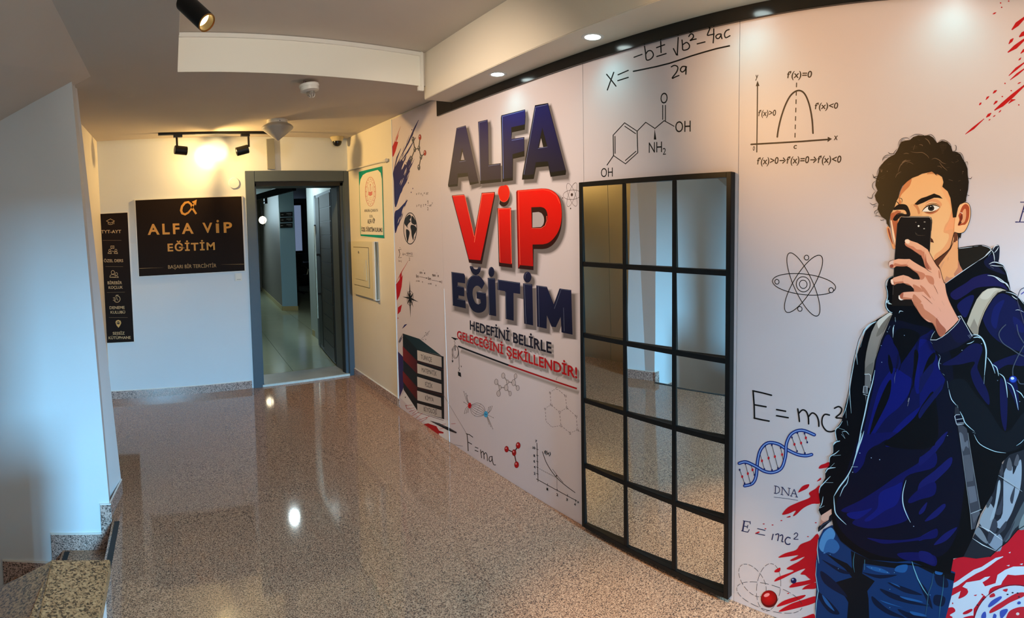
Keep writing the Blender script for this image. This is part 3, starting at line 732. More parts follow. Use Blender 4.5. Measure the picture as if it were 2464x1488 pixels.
light('track_spot_beam', 'SPOT', (.70, ya, 2.32), 85, WARM, (1.95, ya-.25, 1.95), .02, spot=2.2, blend=1)
light('track_spot_beam_two', 'SPOT', (1.06, ya, 2.31), 46, WARM, (.3, ya+.12, 2.10), .02, spot=2.2, blend=1)
light('track_spot_core', 'SPOT', (.68, ya+.02, 2.32), 16, (1, .70, .30), (.86, 0, 2.30), .02, spot=.85, blend=.8)
light('track_spot_core_two', 'SPOT', (1.08, ya+.02, 2.31), 13, (1, .70, .30), (.97, 0, 2.36), .02, spot=.85, blend=.8)

# --- conical ceiling lamp
tc_ = CAM+ray(667, 291)*0; r = ray(667, 292); k = (2.455-CAM.z)/r.z; lp = CAM+r*k
lp.z = hz(lp.y)
dl_ = thing('ceiling_lamp', 'grey pointed glass ceiling lamp with white collar above the door', 'ceiling lamp', lp)
MB().lathe(lp, (0, 0, -1), [(0, 0), (.085, 0), (.088, .034), (0, .034)], 36).build('lamp_collar', WHITEP, dl_, True)
MB().lathe(lp, (0, 0, -1), [(.088, .030), (.118, .046), (.131, .060), (.132, .066), (.126, .078), (.064, .126), (.010, .166), (0, .170)], 36).build('lamp_shade', mat('frosted_grey_glass', (168, 166, 160), .35, coat=.3), dl_, True)
MB().lathe(lp+Vector((-.003, -.087, -.022)), (0, -1, 0), [(0, .003), (.004, .003), (.004, 0)], 8).build('collar_screw', GASK, dl_)
# --- detector
r = ray(743, 203); k = (H1-.02-CAM.z)/r.z; sp = CAM+r*k; sp.z = H1
sd = thing('ceiling_detector', 'small round white detector hanging tilted with a clear dome', 'detector', sp)
tl = Vector((.10, -.05, -1)).normalized()
MB().tube([sp+Vector((-.03, 0, 0)), sp+Vector((-.02, 0, -.04))], .006, 6).tube([sp+Vector((.03, 0, 0)), sp+Vector((.02, 0, -.03))], .004, 6).build('loose_wires', mat('dark_red_wire', (70, 20, 18), .5), sd)
MB().lathe(sp+Vector((0, 0, -.022)), tl, [(0, 0), (.060, 0), (.062, .012), (.060, .017), (.058, .017), (.058, .020), (.057, .038), (.03, .044), (0, .044)], 32).build('detector_base', WHITEP, sd, True)
MB().lathe(sp+Vector((.005, 0, -.022)), tl, [(.027, .04), (.027, .055), (.022, .066), (.012, .074), (0, .076)], 20).build('clear_dome', mat('clear_plastic', (230, 225, 215), .1, trans=.8), sd, True)
dmb = MB()
for k_ in range(8):
    a = k_*PI/4; dmb.tube([sp+Vector((.005+.026*math.cos(a), .026*math.sin(a), -.022))+tl*.044, sp+Vector((.006+.022*math.cos(a), .022*math.sin(a), -.022))+tl*.066, sp+Vector((.007+.01*math.cos(a), .01*math.sin(a), -.022))+tl*.078], .0018, 5)
dmb.build('dome_guard', WHITEP, sd)
# --- dome camera
r = ray(811, 338); k = (2.475-CAM.z)/r.z; dp = CAM+r*k; dp.y = min(dp.y, -.085); dp.z = hz(dp.y)
r = ray(811, 338); kk = (dp.y-CAM.y)/r.y; dp.x = CAM.x+r.x*kk
dc = thing('dome_camera', 'small cream dome camera in the ceiling corner right of the door', 'camera', dp)
MB().lathe(dp, (0, 0, -1), [(0, 0), (.068, 0), (.070, .008), (.052, .042), (.048, .045), (0, .045)], 32).build('camera_base', mat('cream_plastic', (205, 190, 150), .4), dc, True)
MB().lathe(dp, (0, 0, -1), [(.047, .044), (.046, .062), (.038, .080), (.022, .092), (0, .096)], 28).build('camera_dome', mat('smoked_dome', (20, 17, 14), .06), dc, True)

# --- surface trunking on the step of the ceiling
tr = thing('cable_trunking', 'white cable trunking running along the step of the ceiling', 'cable trunking', (1.1, yb, H2))
MB().box(lx(.345, yb)+.0, 1.874, yb-.016, yb, H2-.026, H2-.002).build('trunking_run', WHITEP, tr, bevel=.001)
MB().box(1.862, 1.88, yb-.022, yb, H1-.03, H2-.002).build('trunking_drop', WHITEP, tr, bevel=.001)
MB().box(1.842, 1.88, yb-.02, yb, H1-.034, H1-.006).build('trunking_end', WHITEP, tr, bevel=.002)
tr2 = MB().hexa([(lx(.345, yb)+.002, yb-.02, H2-.02), (lx(.36, yb)+.002, yb-.02, H2-.02), (lx(.36, YE)+.002, YE, H2-.02), (lx(.345, YE)+.002, YE, H2-.02), (lx(.345, yb)+.002, yb-.02, H2), (lx(.36, yb)+.002, yb-.02, H2), (lx(.36, YE)+.002, YE, H2), (lx(.345, YE)+.002, YE, H2)])
tr2.build('trunking_run', WHITEP, tr)

# --- recessed lamps in the soffit
DG = mat('downlight_glow', (255, 255, 255), .5, emis=(235, 255, 252), es=12)
for i, s in enumerate((2.925, 3.665, 4.39, 5.14, 5.88)):
    p = wr(s, HS, .128)
    t = thing('downlight', ['first round recessed downlight of the soffit, nearest the far end', 'second round recessed downlight of the soffit, above the quadratic formula', 'third recessed downlight, cut by the top edge of the picture',
                            'recessed downlight above the printed student', 'recessed downlight behind the photographer'][i], 'downlight', p, 'downlights in the soffit')
    MB().lathe(p+Vector((0, 0, .004)), (0, 0, -1), [(.036, .003), (.036, .006), (.048, .006), (.052, .003), (.052, 0), (.036, 0)], 32).build('lamp_ring', WHITEP, t, True)
    MB().lathe(p+Vector((0, 0, .003)), (0, 0, -1), [(0, 0), (.036, 0), (.036, .003), (0, .0035)], 32).build('diffuser', DG, t)
    q = wr(s, 1.2, .05)
    light('downlight_beam', 'SPOT', (p.x, p.y, HS-.012), 1.7, COOL, (q.x, q.y, 1.2), .03, spot=2.3, blend=1.0)
# --- big spotlight near the photographer
HEADC = CAM+ray(468, 27)*1.9
bs = thing('spotlight', 'black cylinder spotlight with glowing lens near the top left edge', 'spotlight', (HEADC.x, HEADC.y, H2))
AX = Vector((.46, -.52, -.72)).normalized()
q_ = 1.25; e0 = HEADC-AX*.055*q_
def sc_(pr): return [(a*q_, b*q_) for a, b in pr]
MB().lathe(e0, AX, sc_([(0, 0), (.024, 0), (.027, .003), (.027, .112), (.026, .114), (.0235, .114), (.022, .085), (0, .085)]), 36).build('spot_head', BLACK, bs, True)
MB().lathe(e0, AX, sc_([(.0, .088), (.0225, .088), (.0225, .092), (.014, .095), (0, .097)]), 28).build('spot_lens', mat('hot_lens', (255, 225, 170), .3, emis=(255, 205, 120), es=9), bs, True)
MB().lathe(e0, AX, sc_([(.0235, .1145), (.0265, .1145), (.0265, .117), (.0235, .117)]), 36).build('rim_ring', mat('brass_rim', (170, 130, 70), .3, .8), bs, True)
MB().tube([HEADC+Vector((0, 0, .02)), (HEADC.x, HEADC.y, H2-.025)], .008, 8).build('stem', BLACK, bs)
MB().box(HEADC.x-.015, HEADC.x+.017, HEADC.y-.35, HEADC.y+.04, H2-.025, H2-.001).build('track_section', BLACK, bs)
m_t = WALL_R.hit(2050, 240)
light('warm_spot_beam', 'SPOT', tuple(HEADC+AX*.085), 95, (1, .54, .18), tuple(m_t), .02, spot=.8, blend=1.0)
light('warm_spot_floor', 'SPOT', (.45, -5.0, 2.5), 300, (1, .70, .34), (1.5, -4.2, 0), .02, spot=.5, blend=.9)

light('mural_fill_spot', 'SPOT', (.45, -3.3, 2.55), 120, (1, .80, .62), tuple(wr(2.75, 1.45)), .04, spot=1.5, blend=1.0)  # added fill spot without a fitting, brightens the left half of the mural

light('step_fill_spot', 'SPOT', (.62, -4.5, 2.42), 60, (1, .93, .82), (1.05, -2.2, 2.53), .04, spot=1.3, blend=1.0)  # added fill spot without a fitting, brightens the ceiling step

# --- electric cabinet, plate sign, conduit on the cream wall
WRP = WALL_R
a = WRP.st(856, 576); b = WRP.st(913, 722)
cx0, cx1, cz0, cz1 = .135, .79, .885, 1.42
el = thing('electric_cabinet', 'cream electric cabinet with small raised door on the wall right of the door', 'cabinet', WRP.pos((cx0+cx1)/2, cz0))
EC = mat('cabinet_cream', (214, 206, 176), .4); 
MB().onplane(WRP, cx0, cx1, cz0, cz1, .0012, .035).build('cabinet_body', EC, el, bevel=.003)
MB().onplane(WRP, cx1-.05, cx1, cz0-.004, cz1+.003, .0012, .042).build('cabinet_side', WHITEP, el, bevel=.002)
d0, d1, e0_, e1_ = cx0+.07, cx1-.16, cz0+.10, cz1-.06
MB().onplane(WRP, d0-.006, d1+.006, e0_-.006, e1_+.006, .034, .0362).build('door_gap', mat('gap_shadow', (110, 98, 70), .8), el)
drr = MB().onplane(WRP, d0, d1, e0_, e1_, .0362, .041).build('cabinet_door', EC, el, bevel=.002)
MB().onplane(WRP, d0+.05, d1-.05, e0_+.06, e1_-.11, .041, .047).build('raised_panel', EC, drr, bevel=.004)
MB().onplane(WRP, d0+.10, d1-.10, e0_+.10, e1_-.15, .047, .049).build('inner_panel', EC, drr, bevel=.002)
MB().lathe(WRP.pos(d0+.17, e1_-.045, .041), WN, [(0, 0), (.012, 0), (.012, .006), (0, .008)], 16).build('lock', STEEL, drr)
# plate sign with the round seal
cor = [WRP.st(*p) for p in ((865, 416), (920, 402), (925, 573), (868, 569))]
sx0, sx1 = (cor[0][0]+cor[3][0])/2, (cor[1][0]+cor[2][0])/2; sz0, sz1 = (cor[2][1]+cor[3][1])/2, (cor[0][1]+cor[1][1])/2
ps = thing('institution_sign', 'white plate with green border and round red seal on the cream wall', 'sign', WRP.pos((sx0+sx1)/2, sz0))
MB().onplane(WRP, sx0, sx1, sz0, sz1, .001, .004).build('sign_plate', mat('plate_white', (232, 226, 210), .3), ps)
A = Art(WRP, .0042, (840, 380, 4.136)); GRN = (10, 146, 128)
A.poly('100,140 333,84 353,800 118,778', GRN).poly('108,280 118,215 140,172 175,150 290,120 318,150 330,210 345,770 122,762', (232, 226, 210))
A.build('green_border', ps)
A = Art(WRP, .0048, (840, 380, 4.136)); SL = (196, 84, 74)
A.ring(217, 337, 51, 145, 3.5, SL, k=40).ring(217, 337, 36, 103, 2, SL, k=32)
for i in range(16):
    a_ = i*PI/8; A.dot(217+44*math.cos(a_), 337+124*math.sin(a_), 2.6, 7, SL, lay=5, k=6)
A.poly('196,372 216,380 237,368 237,330 217,342 197,334', (214, 132, 120)).stroke('217,340 217,380', 2, SL).stroke('216,270 216,330', 3, SL).stroke('216,262 216,275', 6, SL).lines('199,330 196,290;234,325 237,285;203,400 230,397;207,418 228,416', 2, SL)
A.build('round_seal', ps)
for txt, bl, br, h, bold in (('ANKARA-ÇANKAYA', (156, 540), (293, 536), 27, .01), ('ÖZEL', (206, 594), (242, 592), 22, .01), ('ALFA VİP', (188, 655), (263, 648), 40, .03), ('ÖZEL ÖĞRETİM KURUMU', (126, 730), (338, 738), 36, .03)):
    Art(WRP, .0046, (840, 380, 4.136)).text(txt, bl, br, (bl[0], bl[1]-h), (40, 36, 32), bold=bold).build('sign_lettering', ps)
# conduit running to the mural edge and down beside the door frame
cdt = thing('cable_conduit', 'thin white conduit above the green plate sign, dropping beside the door frame', 'conduit', WRP.pos(.1, 2.16))
k0, k1, k2 = WRP.st(849, 407), WRP.st(905, 393), WRP.st(944, 383)
MB().tube([WRP.pos(.015, k0[1], .012), WRP.pos(k1[0], k1[1], .012), WRP.pos(1.075, k2[1], .014)], [.008, .008, .011], 10).build('conduit_run', WHITEP, cdt, True)
MB().tube([WRP.pos(1.03, k2[1]-.002, .019), WRP.pos(1.092, k2[1]+.002, .019)], .015, 12).build('conduit_elbow', WHITEP, cdt, True)
MB().tube([WRP.pos(.016, k0[1], .011), WRP.pos(.016, 1.425, .011)], .007, 8).build('conduit_drop', WHITEP, cdt, True)
# ============================================================ MURAL WALL
TH = .008; AB = .0083
def S(u, v): return WALL_R.st(u, v)[0]
VIN = mat('mural_board_vinyl', BG, .42)
EDGE = mat('board_edge_white', (225, 230, 232), .5)
def board(label, tl, tr_, br, bl, ztop, zbl=.0):
    c = WALL_R.pos((tl+br)/2, 0)
    t = thing('mural_panel', label, 'wall panel', c)
    ring = [WALL_R.pos(bl, .001, .0012), WALL_R.pos(br, .001, .0012), WALL_R.pos(tr_, ztop, .0012), WALL_R.pos(tl, ztop, .0012)]
    MB().prism(ring, WN*(TH-.0012)).build('board', VIN, t); return t
sa0, sa1 = S(945, 298), S(962, 988); sb0, sb1 = S(1056, 250), S(1084, 1069); sc0, sc1 = S(1405, 160), S(1416, 1274); sd0, sd1 = S(1783, 60), S(1768, 1440)
g_ = .0012
B1 = board('narrow printed mural panel with the stack of school books, next to the cream wall', sa0, sb0-g_, sb1-g_, sa1, 2.4415)
B2 = board('printed mural panel with the big ALFA VİP EĞİTİM lettering', sb0+g_, sc0-g_, sc1-g_, sb1+g_, 2.34)
B3 = board('printed mural panel with the quadratic formula, behind the gridded mirror', sc0+g_, sd0-g_, sd1-g_, sc1+g_, 2.34)
B4 = board('wide printed mural panel showing a student in a blue hoodie holding a phone', sd0+g_, 6.6, 6.6, sd1+g_, 2.34)
# white edge strips at the start of the boards
struct(MB().prism([WALL_R.pos(sa1-.014, 0, 0), WALL_R.pos(sa1-.001, 0, 0), WALL_R.pos(sa0-.001, 2.444, 0), WALL_R.pos(sa0-.014, 2.444, 0)], WN*.012).build('trim_2', EDGE))
e2 = MB().prism([WALL_R.pos(sb1-.004, 0, TH), WALL_R.pos(sb1+.003, 0, TH), WALL_R.pos((sb0+sb1)/2+.002, 1.1, TH), WALL_R.pos((sb0+sb1)/2-.001, 1.1, TH)], WN*.002)
struct(e2.build('trim_3', EDGE))
# black cornice strip above the boards
tb_ = MB().onplane(WALL_R, 2.225, 7.4, 2.313, HS, 0, .022).onplane(WALL_R, sb0+.004, 2.224, 2.313, 2.4435, 0, .022)
struct(tb_.build('trim_4', BLACKG, bevel=.001))

NAVY = (22, 24, 78); RED = (214, 14, 8); INK = (20, 18, 18)
# ---------------- big letters
def fat(A, pts, grow, col, lay, holes=()):
    if isinstance(pts, str): pts = P(pts)
    A.poly(pts, col, lay=lay, holes=holes)
    A.stroke(pts, grow*2, col, lay=lay, closed=True)
def letter(parent, tf, sil, face=None, hole=None, hole_light=None, shadow=(40, 50), grow=(48, 41, 34, 27, 21, 15, 10, 5), depth=None, col=NAVY, col2=None, side=(26, 22, 18), lights='', lc=(120, 128, 170), lw=6, extra=(), sh=(112, 103, 102)):
    A = Art(WALL_R, AB, tf); n = len(grow)
    sp = [(x+shadow[0], y+shadow[1]) for x, y in (P(sil) if isinstance(sil, str) else sil)]
    for i, g in enumerate(grow): fat(A, sp, g, lerp(BG, sh, ((i+1)/n)**1.5), 1+i)
    A.lay = n+1
    A.poly(sil, side, lay=n+2) if not hole else A.poly(sil, side, lay=n+2)
    if hole_light: A.poly(hole_light, lerp(BG, sh, .35), lay=n+5)
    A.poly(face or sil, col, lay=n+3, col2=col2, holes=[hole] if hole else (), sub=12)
    A.lay = n+6
    for c_, pts in extra: A.poly(pts, c_, lay=n+4)
    if lights: A.lines(lights, lw, lc, lay=n+6, caps=False)
    return A.build('printed_letter', parent)
TA1 = (1070, 240, 6.7625)
NV1, NV2 = (30, 30, 104), (38, 30, 44)  # letter bottoms are browner: warm lamp glare put into the print colour
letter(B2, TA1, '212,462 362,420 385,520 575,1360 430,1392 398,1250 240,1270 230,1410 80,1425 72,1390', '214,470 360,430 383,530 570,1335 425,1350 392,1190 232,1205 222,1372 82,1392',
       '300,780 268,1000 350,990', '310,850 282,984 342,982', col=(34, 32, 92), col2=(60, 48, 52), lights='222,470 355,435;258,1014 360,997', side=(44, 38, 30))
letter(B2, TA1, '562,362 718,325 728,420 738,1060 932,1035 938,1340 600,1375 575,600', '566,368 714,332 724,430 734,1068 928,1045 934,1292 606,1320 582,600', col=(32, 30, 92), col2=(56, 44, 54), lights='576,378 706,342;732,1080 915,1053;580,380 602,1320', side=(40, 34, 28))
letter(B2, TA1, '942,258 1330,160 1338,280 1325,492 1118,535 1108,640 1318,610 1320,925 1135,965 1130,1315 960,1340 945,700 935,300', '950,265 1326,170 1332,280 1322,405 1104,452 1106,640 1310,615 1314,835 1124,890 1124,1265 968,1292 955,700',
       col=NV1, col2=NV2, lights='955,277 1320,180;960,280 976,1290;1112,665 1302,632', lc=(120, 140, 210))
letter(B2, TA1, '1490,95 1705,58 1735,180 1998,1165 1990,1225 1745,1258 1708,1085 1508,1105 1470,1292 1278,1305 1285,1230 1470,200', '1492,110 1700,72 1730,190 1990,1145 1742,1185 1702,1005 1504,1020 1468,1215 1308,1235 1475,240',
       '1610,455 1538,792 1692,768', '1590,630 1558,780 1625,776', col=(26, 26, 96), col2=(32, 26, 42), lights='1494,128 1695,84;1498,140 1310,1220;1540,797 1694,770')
TA2 = (1070, 440, 6.7625); R1, R2 = (236, 16, 6), (200, 14, 8); RL = (255, 120, 96); DK = (46, 14, 10)
letter(B2, TA2, '140,205 335,190 350,240 500,850 620,165 835,150 840,210 625,1325 415,1300 400,1230 135,225', '142,212 333,196 348,244 500,890 625,170 826,158 828,190 603,1262 415,1245', col=R1, col2=(206, 12, 8), side=DK,
       lights='150,214 332,204;626,186 822,168;628,190 502,970;348,215 500,880', lc=RL, lw=9, shadow=(60, 60))
el_ = lambda cx, cy_, rx, ry, k=28: [(cx+rx*math.cos(2*PI*i/k), cy_+ry*math.sin(2*PI*i/k)) for i in range(k)]
A = Art(WALL_R, AB, TA2)
for i, g in enumerate((30, 22, 14, 6)): A.dot(1010, 262, 92+g, 138+g, lerp(BG, (120, 110, 108), (i+1)/4), k=28)
A.dot(978, 236, 98, 152, DK, k=28).dot(982, 165, 97, 152, (240, 96, 70), k=28).dot(984, 168, 88, 142, (234, 26, 8), k=28); A.build('printed_letter', B2)
letter(B2, TA2, '877,415 1102,405 1118,1325 1120,1385 905,1358 900,1300', '885,415 1100,410 1113,1325 915,1300', col=R1, col2=(178, 16, 10), side=DK, lights='890,428 1090,420;896,435 918,1290;1088,425 1110,1310', lc=RL, lw=9)
PO = P('1205,124 1430,108')+smoothc(P('1600,95 1700,104 1800,150 1872,232 1912,350 1925,520 1908,680 1860,810 1780,920 1700,980 1620,1002'), False)+P('1450,1005 1460,1358 1250,1340 1215,1395 1185,150')
letter(B2, TA2, P('1200,124 1430,106')+smoothc(P('1600,93 1705,102 1806,148 1878,230 1918,350 1932,560 1915,740 1865,890 1790,1000 1700,1062 1610,1080'), False)+P('1470,1078 1466,1422 1213,1396 1183,150'), PO,
       P('1430,400')+smoothc(P('1580,394 1640,412 1680,462 1697,550 1686,650 1650,716 1590,750'), False)+P('1440,752'), P('1450,485')+smoothc(P('1550,476 1600,500 1632,556 1638,620 1624,680 1590,720'), False)+P('1450,728'), col=R1, col2=(176, 16, 10), side=DK,
       lights='1210,140 1430,124 1620,110 1738,134 1842,212 1898,340;1222,150 1246,1330;1440,742 1590,742 1655,700 1685,620 1682,540', lc=(240, 84, 62), lw=11, shadow=(50, 60), extra=(((150, 14, 10), '1185,150 1207,135 1238,1345 1215,1395'),))
TA3 = (1070, 630, 7.247); N3, N4 = (26, 28, 62), (16, 17, 44); LC = (104, 112, 134)
gr3 = (50, 43, 36, 29, 22, 16, 10, 5); sh3 = (45, 80)
k3 = dict(col=N3, col2=N4, side=(10, 10, 16), lc=LC, lw=6, shadow=sh3, grow=gr3)
letter(B2, TA3, '135,175 355,205 375,245 376,378 248,360 248,412 345,440 362,470 362,605 262,588 260,638 370,668 385,695 390,815 160,762', lights='145,185 352,212;236,424 340,446;242,648 368,676;145,190 165,750', **k3)
letter(B2, TA3, smoothc(P('720,380 690,320 640,262 590,238 545,232 480,255 425,320 398,410 398,520 415,640 450,760 500,840 560,880 630,890 700,862 742,800 750,690 740,545'), False)+P('575,518 580,640 640,655 650,720')+smoothc(P('610,745 560,720 522,640 507,550 520,470 560,425 600,420 640,445 665,480'), False),
       lights='410,540 405,440 430,330 490,258 545,240 600,252;580,528 732,552;585,725 612,738 645,722', **k3)
letter(B2, TA3, smoothc(P('458,80 508,82 530,118 565,132 598,120 606,92 652,97 642,165 612,212 565,232 520,215 480,160')), lights='468,92 505,92;600,104 645,108', **k3)
letter(B2, TA3, el_(835, 178, 53, 88), lights='790,190 798,130 830,98', **k3)
letter(B2, TA3, '770,280 900,290 920,950 793,925', lights='780,292 893,303;782,300 803,915', **k3)
letter(B2, TA3, '945,308 1338,365 1340,562 1222,545 1225,1028 1085,995 1075,515 942,488', lights='955,320 1325,376;957,325 960,482;1085,530 1097,985', **k3)
letter(B2, TA3, el_(1465, 268, 70, 95), lights='1420,290 1425,220 1465,185', **k3)
letter(B2, TA3, '1388,375 1550,390 1565,1110 1408,1078', lights='1400,390 1535,402;1412,400 1440,1075', **k3)
letter(B2, TA3, '1620,410 1805,435 1925,740 2025,465 2230,492 2252,1270 2060,1230 2045,960 1960,1140 1885,1130 1805,935 1800,1165 1635,1130', lights='1630,422 1800,446;1655,425 1672,1130;2045,478 2222,502;2050,490 1935,820;2095,800 2108,1210', **k3)
# ---------------- slogans
TA4 = (1080, 760, 7.247)
def slogan(txt, bl, br, cap, col, bold=.024):
    A = Art(WALL_R, AB, TA4)
    for i, (bo, t_) in enumerate(((.15, .12), (.125, .28), (.10, .46), (.075, .66), (.05, .86), (.03, 1))):
        A.text(txt, (bl[0]+40, bl[1]+58), (br[0]+40, br[1]+58), (bl[0]+40, bl[1]+58-cap), lerp(BG, (148, 139, 138), t_), bold=bo, lay=1+i)
    A.text(txt, bl, br, (bl[0], bl[1]-cap), col, bold=bold, lay=9)
    return A.build('printed_slogan', B2)
slogan('HEDEFİNİ BELİRLE', (388, 235), (1815, 655), 150, (24, 22, 38))
slogan('GELECEĞİNİ ŞEKİLLENDİR!', (163, 392), (2262, 1088), 134, (176, 20, 26))
A = Art(WALL_R, AB, TA4)
for i, w_ in enumerate((90, 70, 50, 30)): A.stroke('230,610 1100,930 2290,1340', w_, lerp(BG, (150, 140, 136), (i+1)/5), lay=1+i, caps=False)
A.stroke('180,530 1060,860', 28, (18, 16, 22), lay=6, caps=False).stroke('1060,860 2255,1268', 28, (160, 18, 24), lay=6, caps=False)
A.build('printed_rule', B2)

# ---------------- drawings on the lettering panel
def atom(parent, u, v, R, a=.36, w=.004, col=(60, 40, 34), nuc=None, dots=(), rots=(0, PI/3, -PI/3), dash=0, nring=0, name='printed_atom', base=AB, r0=0):
    A = Art(WALL_R, base); A.local = True; c = WALL_R.st(u, v)
    for r in rots: A.ring(c[0], c[1], R, R*a, w, col, lay=1, rot=r+r0, k=64, dash=dash)
    if nuc: A.dot(c[0], c[1], nuc, nuc, col, lay=2)
    if nring:
        A.dot(c[0], c[1], nring, nring, BG, lay=2, k=28)
        A.ring(c[0], c[1], nring, nring, w, col, lay=3); A.ring(c[0], c[1], nring*.55, nring*.55, w, col, lay=3)
    for (du, dv, r, filled) in dots:
        p = WALL_R.st(du, dv); A.dot(p[0], p[1], r, r, col if filled else BG, lay=4)
        if not filled: A.ring(p[0], p[1], r, r, w, col, lay=5, k=16)
    return A.build(name, parent)
atom(B2, 1379, 469, .066, .36, .0018, nuc=.008, dots=((1357, 477, .004, 1), (1376, 502, .004, 1), (1398, 449, .004, 1)))
TA5 = (1060, 760, 2.8625)
A = Art(WALL_R, AB, TA5)
A.stroke('85,150 125,160', 6, INK).stroke('95,156 112,164', 8, INK).stroke('106,162 102,176 108,186 104,196', 2, INK, smooth=True)
A.ring(110, 250, 22, 44, 2.4, INK).ring(112, 250, 17, 37, 1.8, INK).stroke('104,196 104,240 110,240 110,200', 2, INK)
A.stroke('87,225 90,312', 2, INK).poly('84,308 97,308 91,324', INK).stroke('133,245 137,352', 2, INK).stroke('137,352 132,362 140,372 134,382', 2.4, INK).poly('127,384 147,392 150,422 130,412', INK).stroke('150,345 152,352', 4, INK)
A.build('printed_pulley', B2)
def mol(parent, tf, nodes, bonds, fill, line, name, lw=2, double=True, ball=None):
    A = Art(WALL_R, AB, tf)
    for a, b in bonds:
        p, q = nodes[a], nodes[b]
        A.stroke([p[:2], q[:2]], 7, line, lay=1, caps=False)
        if double: A.stroke([p[:2], q[:2]], 3.2, fill, lay=2, caps=False)
    for n_ in nodes:
        c = n_[4] if len(n_) > 4 else fill
        A.dot(n_[0], n_[1], n_[2], n_[3], line, lay=3).dot(n_[0], n_[1], n_[2]-lw, n_[3]-lw, c, lay=4)
        if ball: A.dot(n_[0]-n_[2]*.25, n_[1]-n_[3]*.3, n_[2]*.3, n_[3]*.28, ball, lay=5, k=10)
    return A.build(name, parent)
mol(B2, TA5, [(440, 412, 13, 20), (525, 415, 11, 18), (392, 455, 13, 21), (470, 455, 9, 15), (512, 460, 14, 23), (418, 493, 9, 16), (460, 495, 14, 22), (540, 497, 12, 19), (408, 535, 14, 21), (487, 535, 10, 18)],
    [(0, 3), (3, 4), (4, 1), (4, 7), (3, 6), (6, 5), (5, 2), (5, 8), (6, 9)], (196, 182, 182), INK, 'printed_molecule')
mol(B2, TA5, [(463, 918, 15, 22, (176, 12, 20)), (543, 892, 16, 23, (176, 12, 20)), (515, 942, 15, 23, (160, 12, 20)), (532, 1025, 16, 23, (176, 12, 20))], [(0, 2), (1, 2), (2, 3)], (120, 110, 110), (70, 30, 34), 'printed_molecule', lw=1.5, double=False, ball=(236, 150, 150))
A = Art(WALL_R, AB, TA5)
for k_ in range(-3, 4):
    bu = k_*15; A.stroke([(210, 618), (236+.47*bu*.8, 633-.88*bu*.8), (264+.47*bu, 648-.88*bu), (292+.47*bu*.8, 663-.88*bu*.8), (318, 678)], 1.8, INK, lay=1, smooth=True, caps=False)
for q in ('203,610 185,580 168,522', '205,608 195,580 182,535', '204,612 188,570 193,548', '200,620 180,640 172,672', '203,626 190,645 184,670', '206,630 200,645 196,664', '196,612 168,594', '330,672 345,655 350,625', '332,674 355,650 363,622', '328,668 336,650 340,630', '330,690 348,730 368,778', '328,692 340,722 354,762', '325,694 334,720 342,745', '332,682 372,702'):
    A.stroke(q, 1.8, INK, lay=1, smooth=True, caps=False); x, y = P(q)[-1]; A.dot(x, y, 3, 4, INK, lay=2, k=3)
for k_ in range(-3, 4): A.dot(264+.47*k_*15, 648-.88*k_*15, 3, 4, INK, lay=2, k=3)
A.dot(208, 618, 12, 20, (196, 24, 34), lay=3).dot(320, 678, 14, 22, (70, 160, 206), lay=3).stroke('203,618 213,620', 3, (90, 0, 0), lay=4).stroke('208,608 208,630', 3, (90, 0, 0), lay=4).stroke('313,674 327,682', 3, (10, 40, 90), lay=4)
A.build('printed_field_lines', B2)
A = Art(WALL_R, AB, TA5)
A.lines('184,812 206,818 230,836;190,815 195,870 198,930;194,868 222,884;246,904 266,912;245,926 266,934', 5, INK, smooth=False)
A.lines('283,922 287,950 290,978;286,948 297,932 305,948 308,986;308,955 318,942 328,960 330,998;360,968 346,972 342,992 350,1004 362,990 362,966 366,1000 374,1024 387,1026', 4.6, INK, smooth=True)
A.build('printed_formula', B2)
A = Art(WALL_R, AB, TA5)
A.stroke('672,876 680,1140', 4, INK).stroke('668,1122 945,1272', 4, INK).stroke('710,935 735,1005 770,1065 810,1115 860,1160 935,1216', 4, INK, smooth=True).stroke('780,1055 820,1110 852,1146', 2.4, INK)
for y in (918, 960, 1002, 1042, 1086): A.stroke([(668, y-2), (682, y+3)], 3, INK)
for i, x in enumerate((745, 812, 882, 940)): A.stroke([(x, 1160+i*37-6), (x, 1160+i*37+8)], 3, INK)
for k_ in range(9): A.stroke([(690+k_*13, 1052+k_*6.6), (697+k_*13, 1056+k_*6.6)], 2, INK, lay=20)
for k_ in range(6): A.stroke([(811, 1118+k_*14), (811, 1125+k_*14)], 2, INK, lay=20)
A.dot(808, 1100, 4, 6, INK)
for s_, x, y in (('y', 663, 862), ('10', 644, 914), ('8', 650, 968), ('6', 650, 1006), ('4', 652, 1046), ('2', 652, 1090), ('1', 740, 1198), ('2', 808, 1236), ('3', 875, 1268), ('4', 930, 1302), ('x', 952, 1284)):
    A.text(s_, (x, y), (x+(18 if len(s_) > 1 else 11), y+4), (x, y-16), INK, bold=.03, lay=30)
A.text('f(x)', (724, 946), (768, 960), (724, 924), INK, bold=.02, shear=.2, lay=30)
A.build('printed_graph', B2)
A = Art(WALL_R, AB, TA5)
def dashed(A, p, q, w, col, n=4):
    for i in range(n):
        t0, t1 = (i+.12)/n, (i+.72)/n; A.stroke([(p[0]+(q[0]-p[0])*t0, p[1]+(q[1]-p[1])*t0), (p[0]+(q[0]-p[0])*t1, p[1]+(q[1]-p[1])*t1)], w, col, lay=1, caps=False)
hn = [(806, 430), (808, 498), (868, 550), (878, 632), (828, 662), (770, 612), (762, 525), (728, 636), (735, 726), (775, 765), (838, 755), (900, 806), (952, 784), (942, 690), (985, 806), (838, 400)]
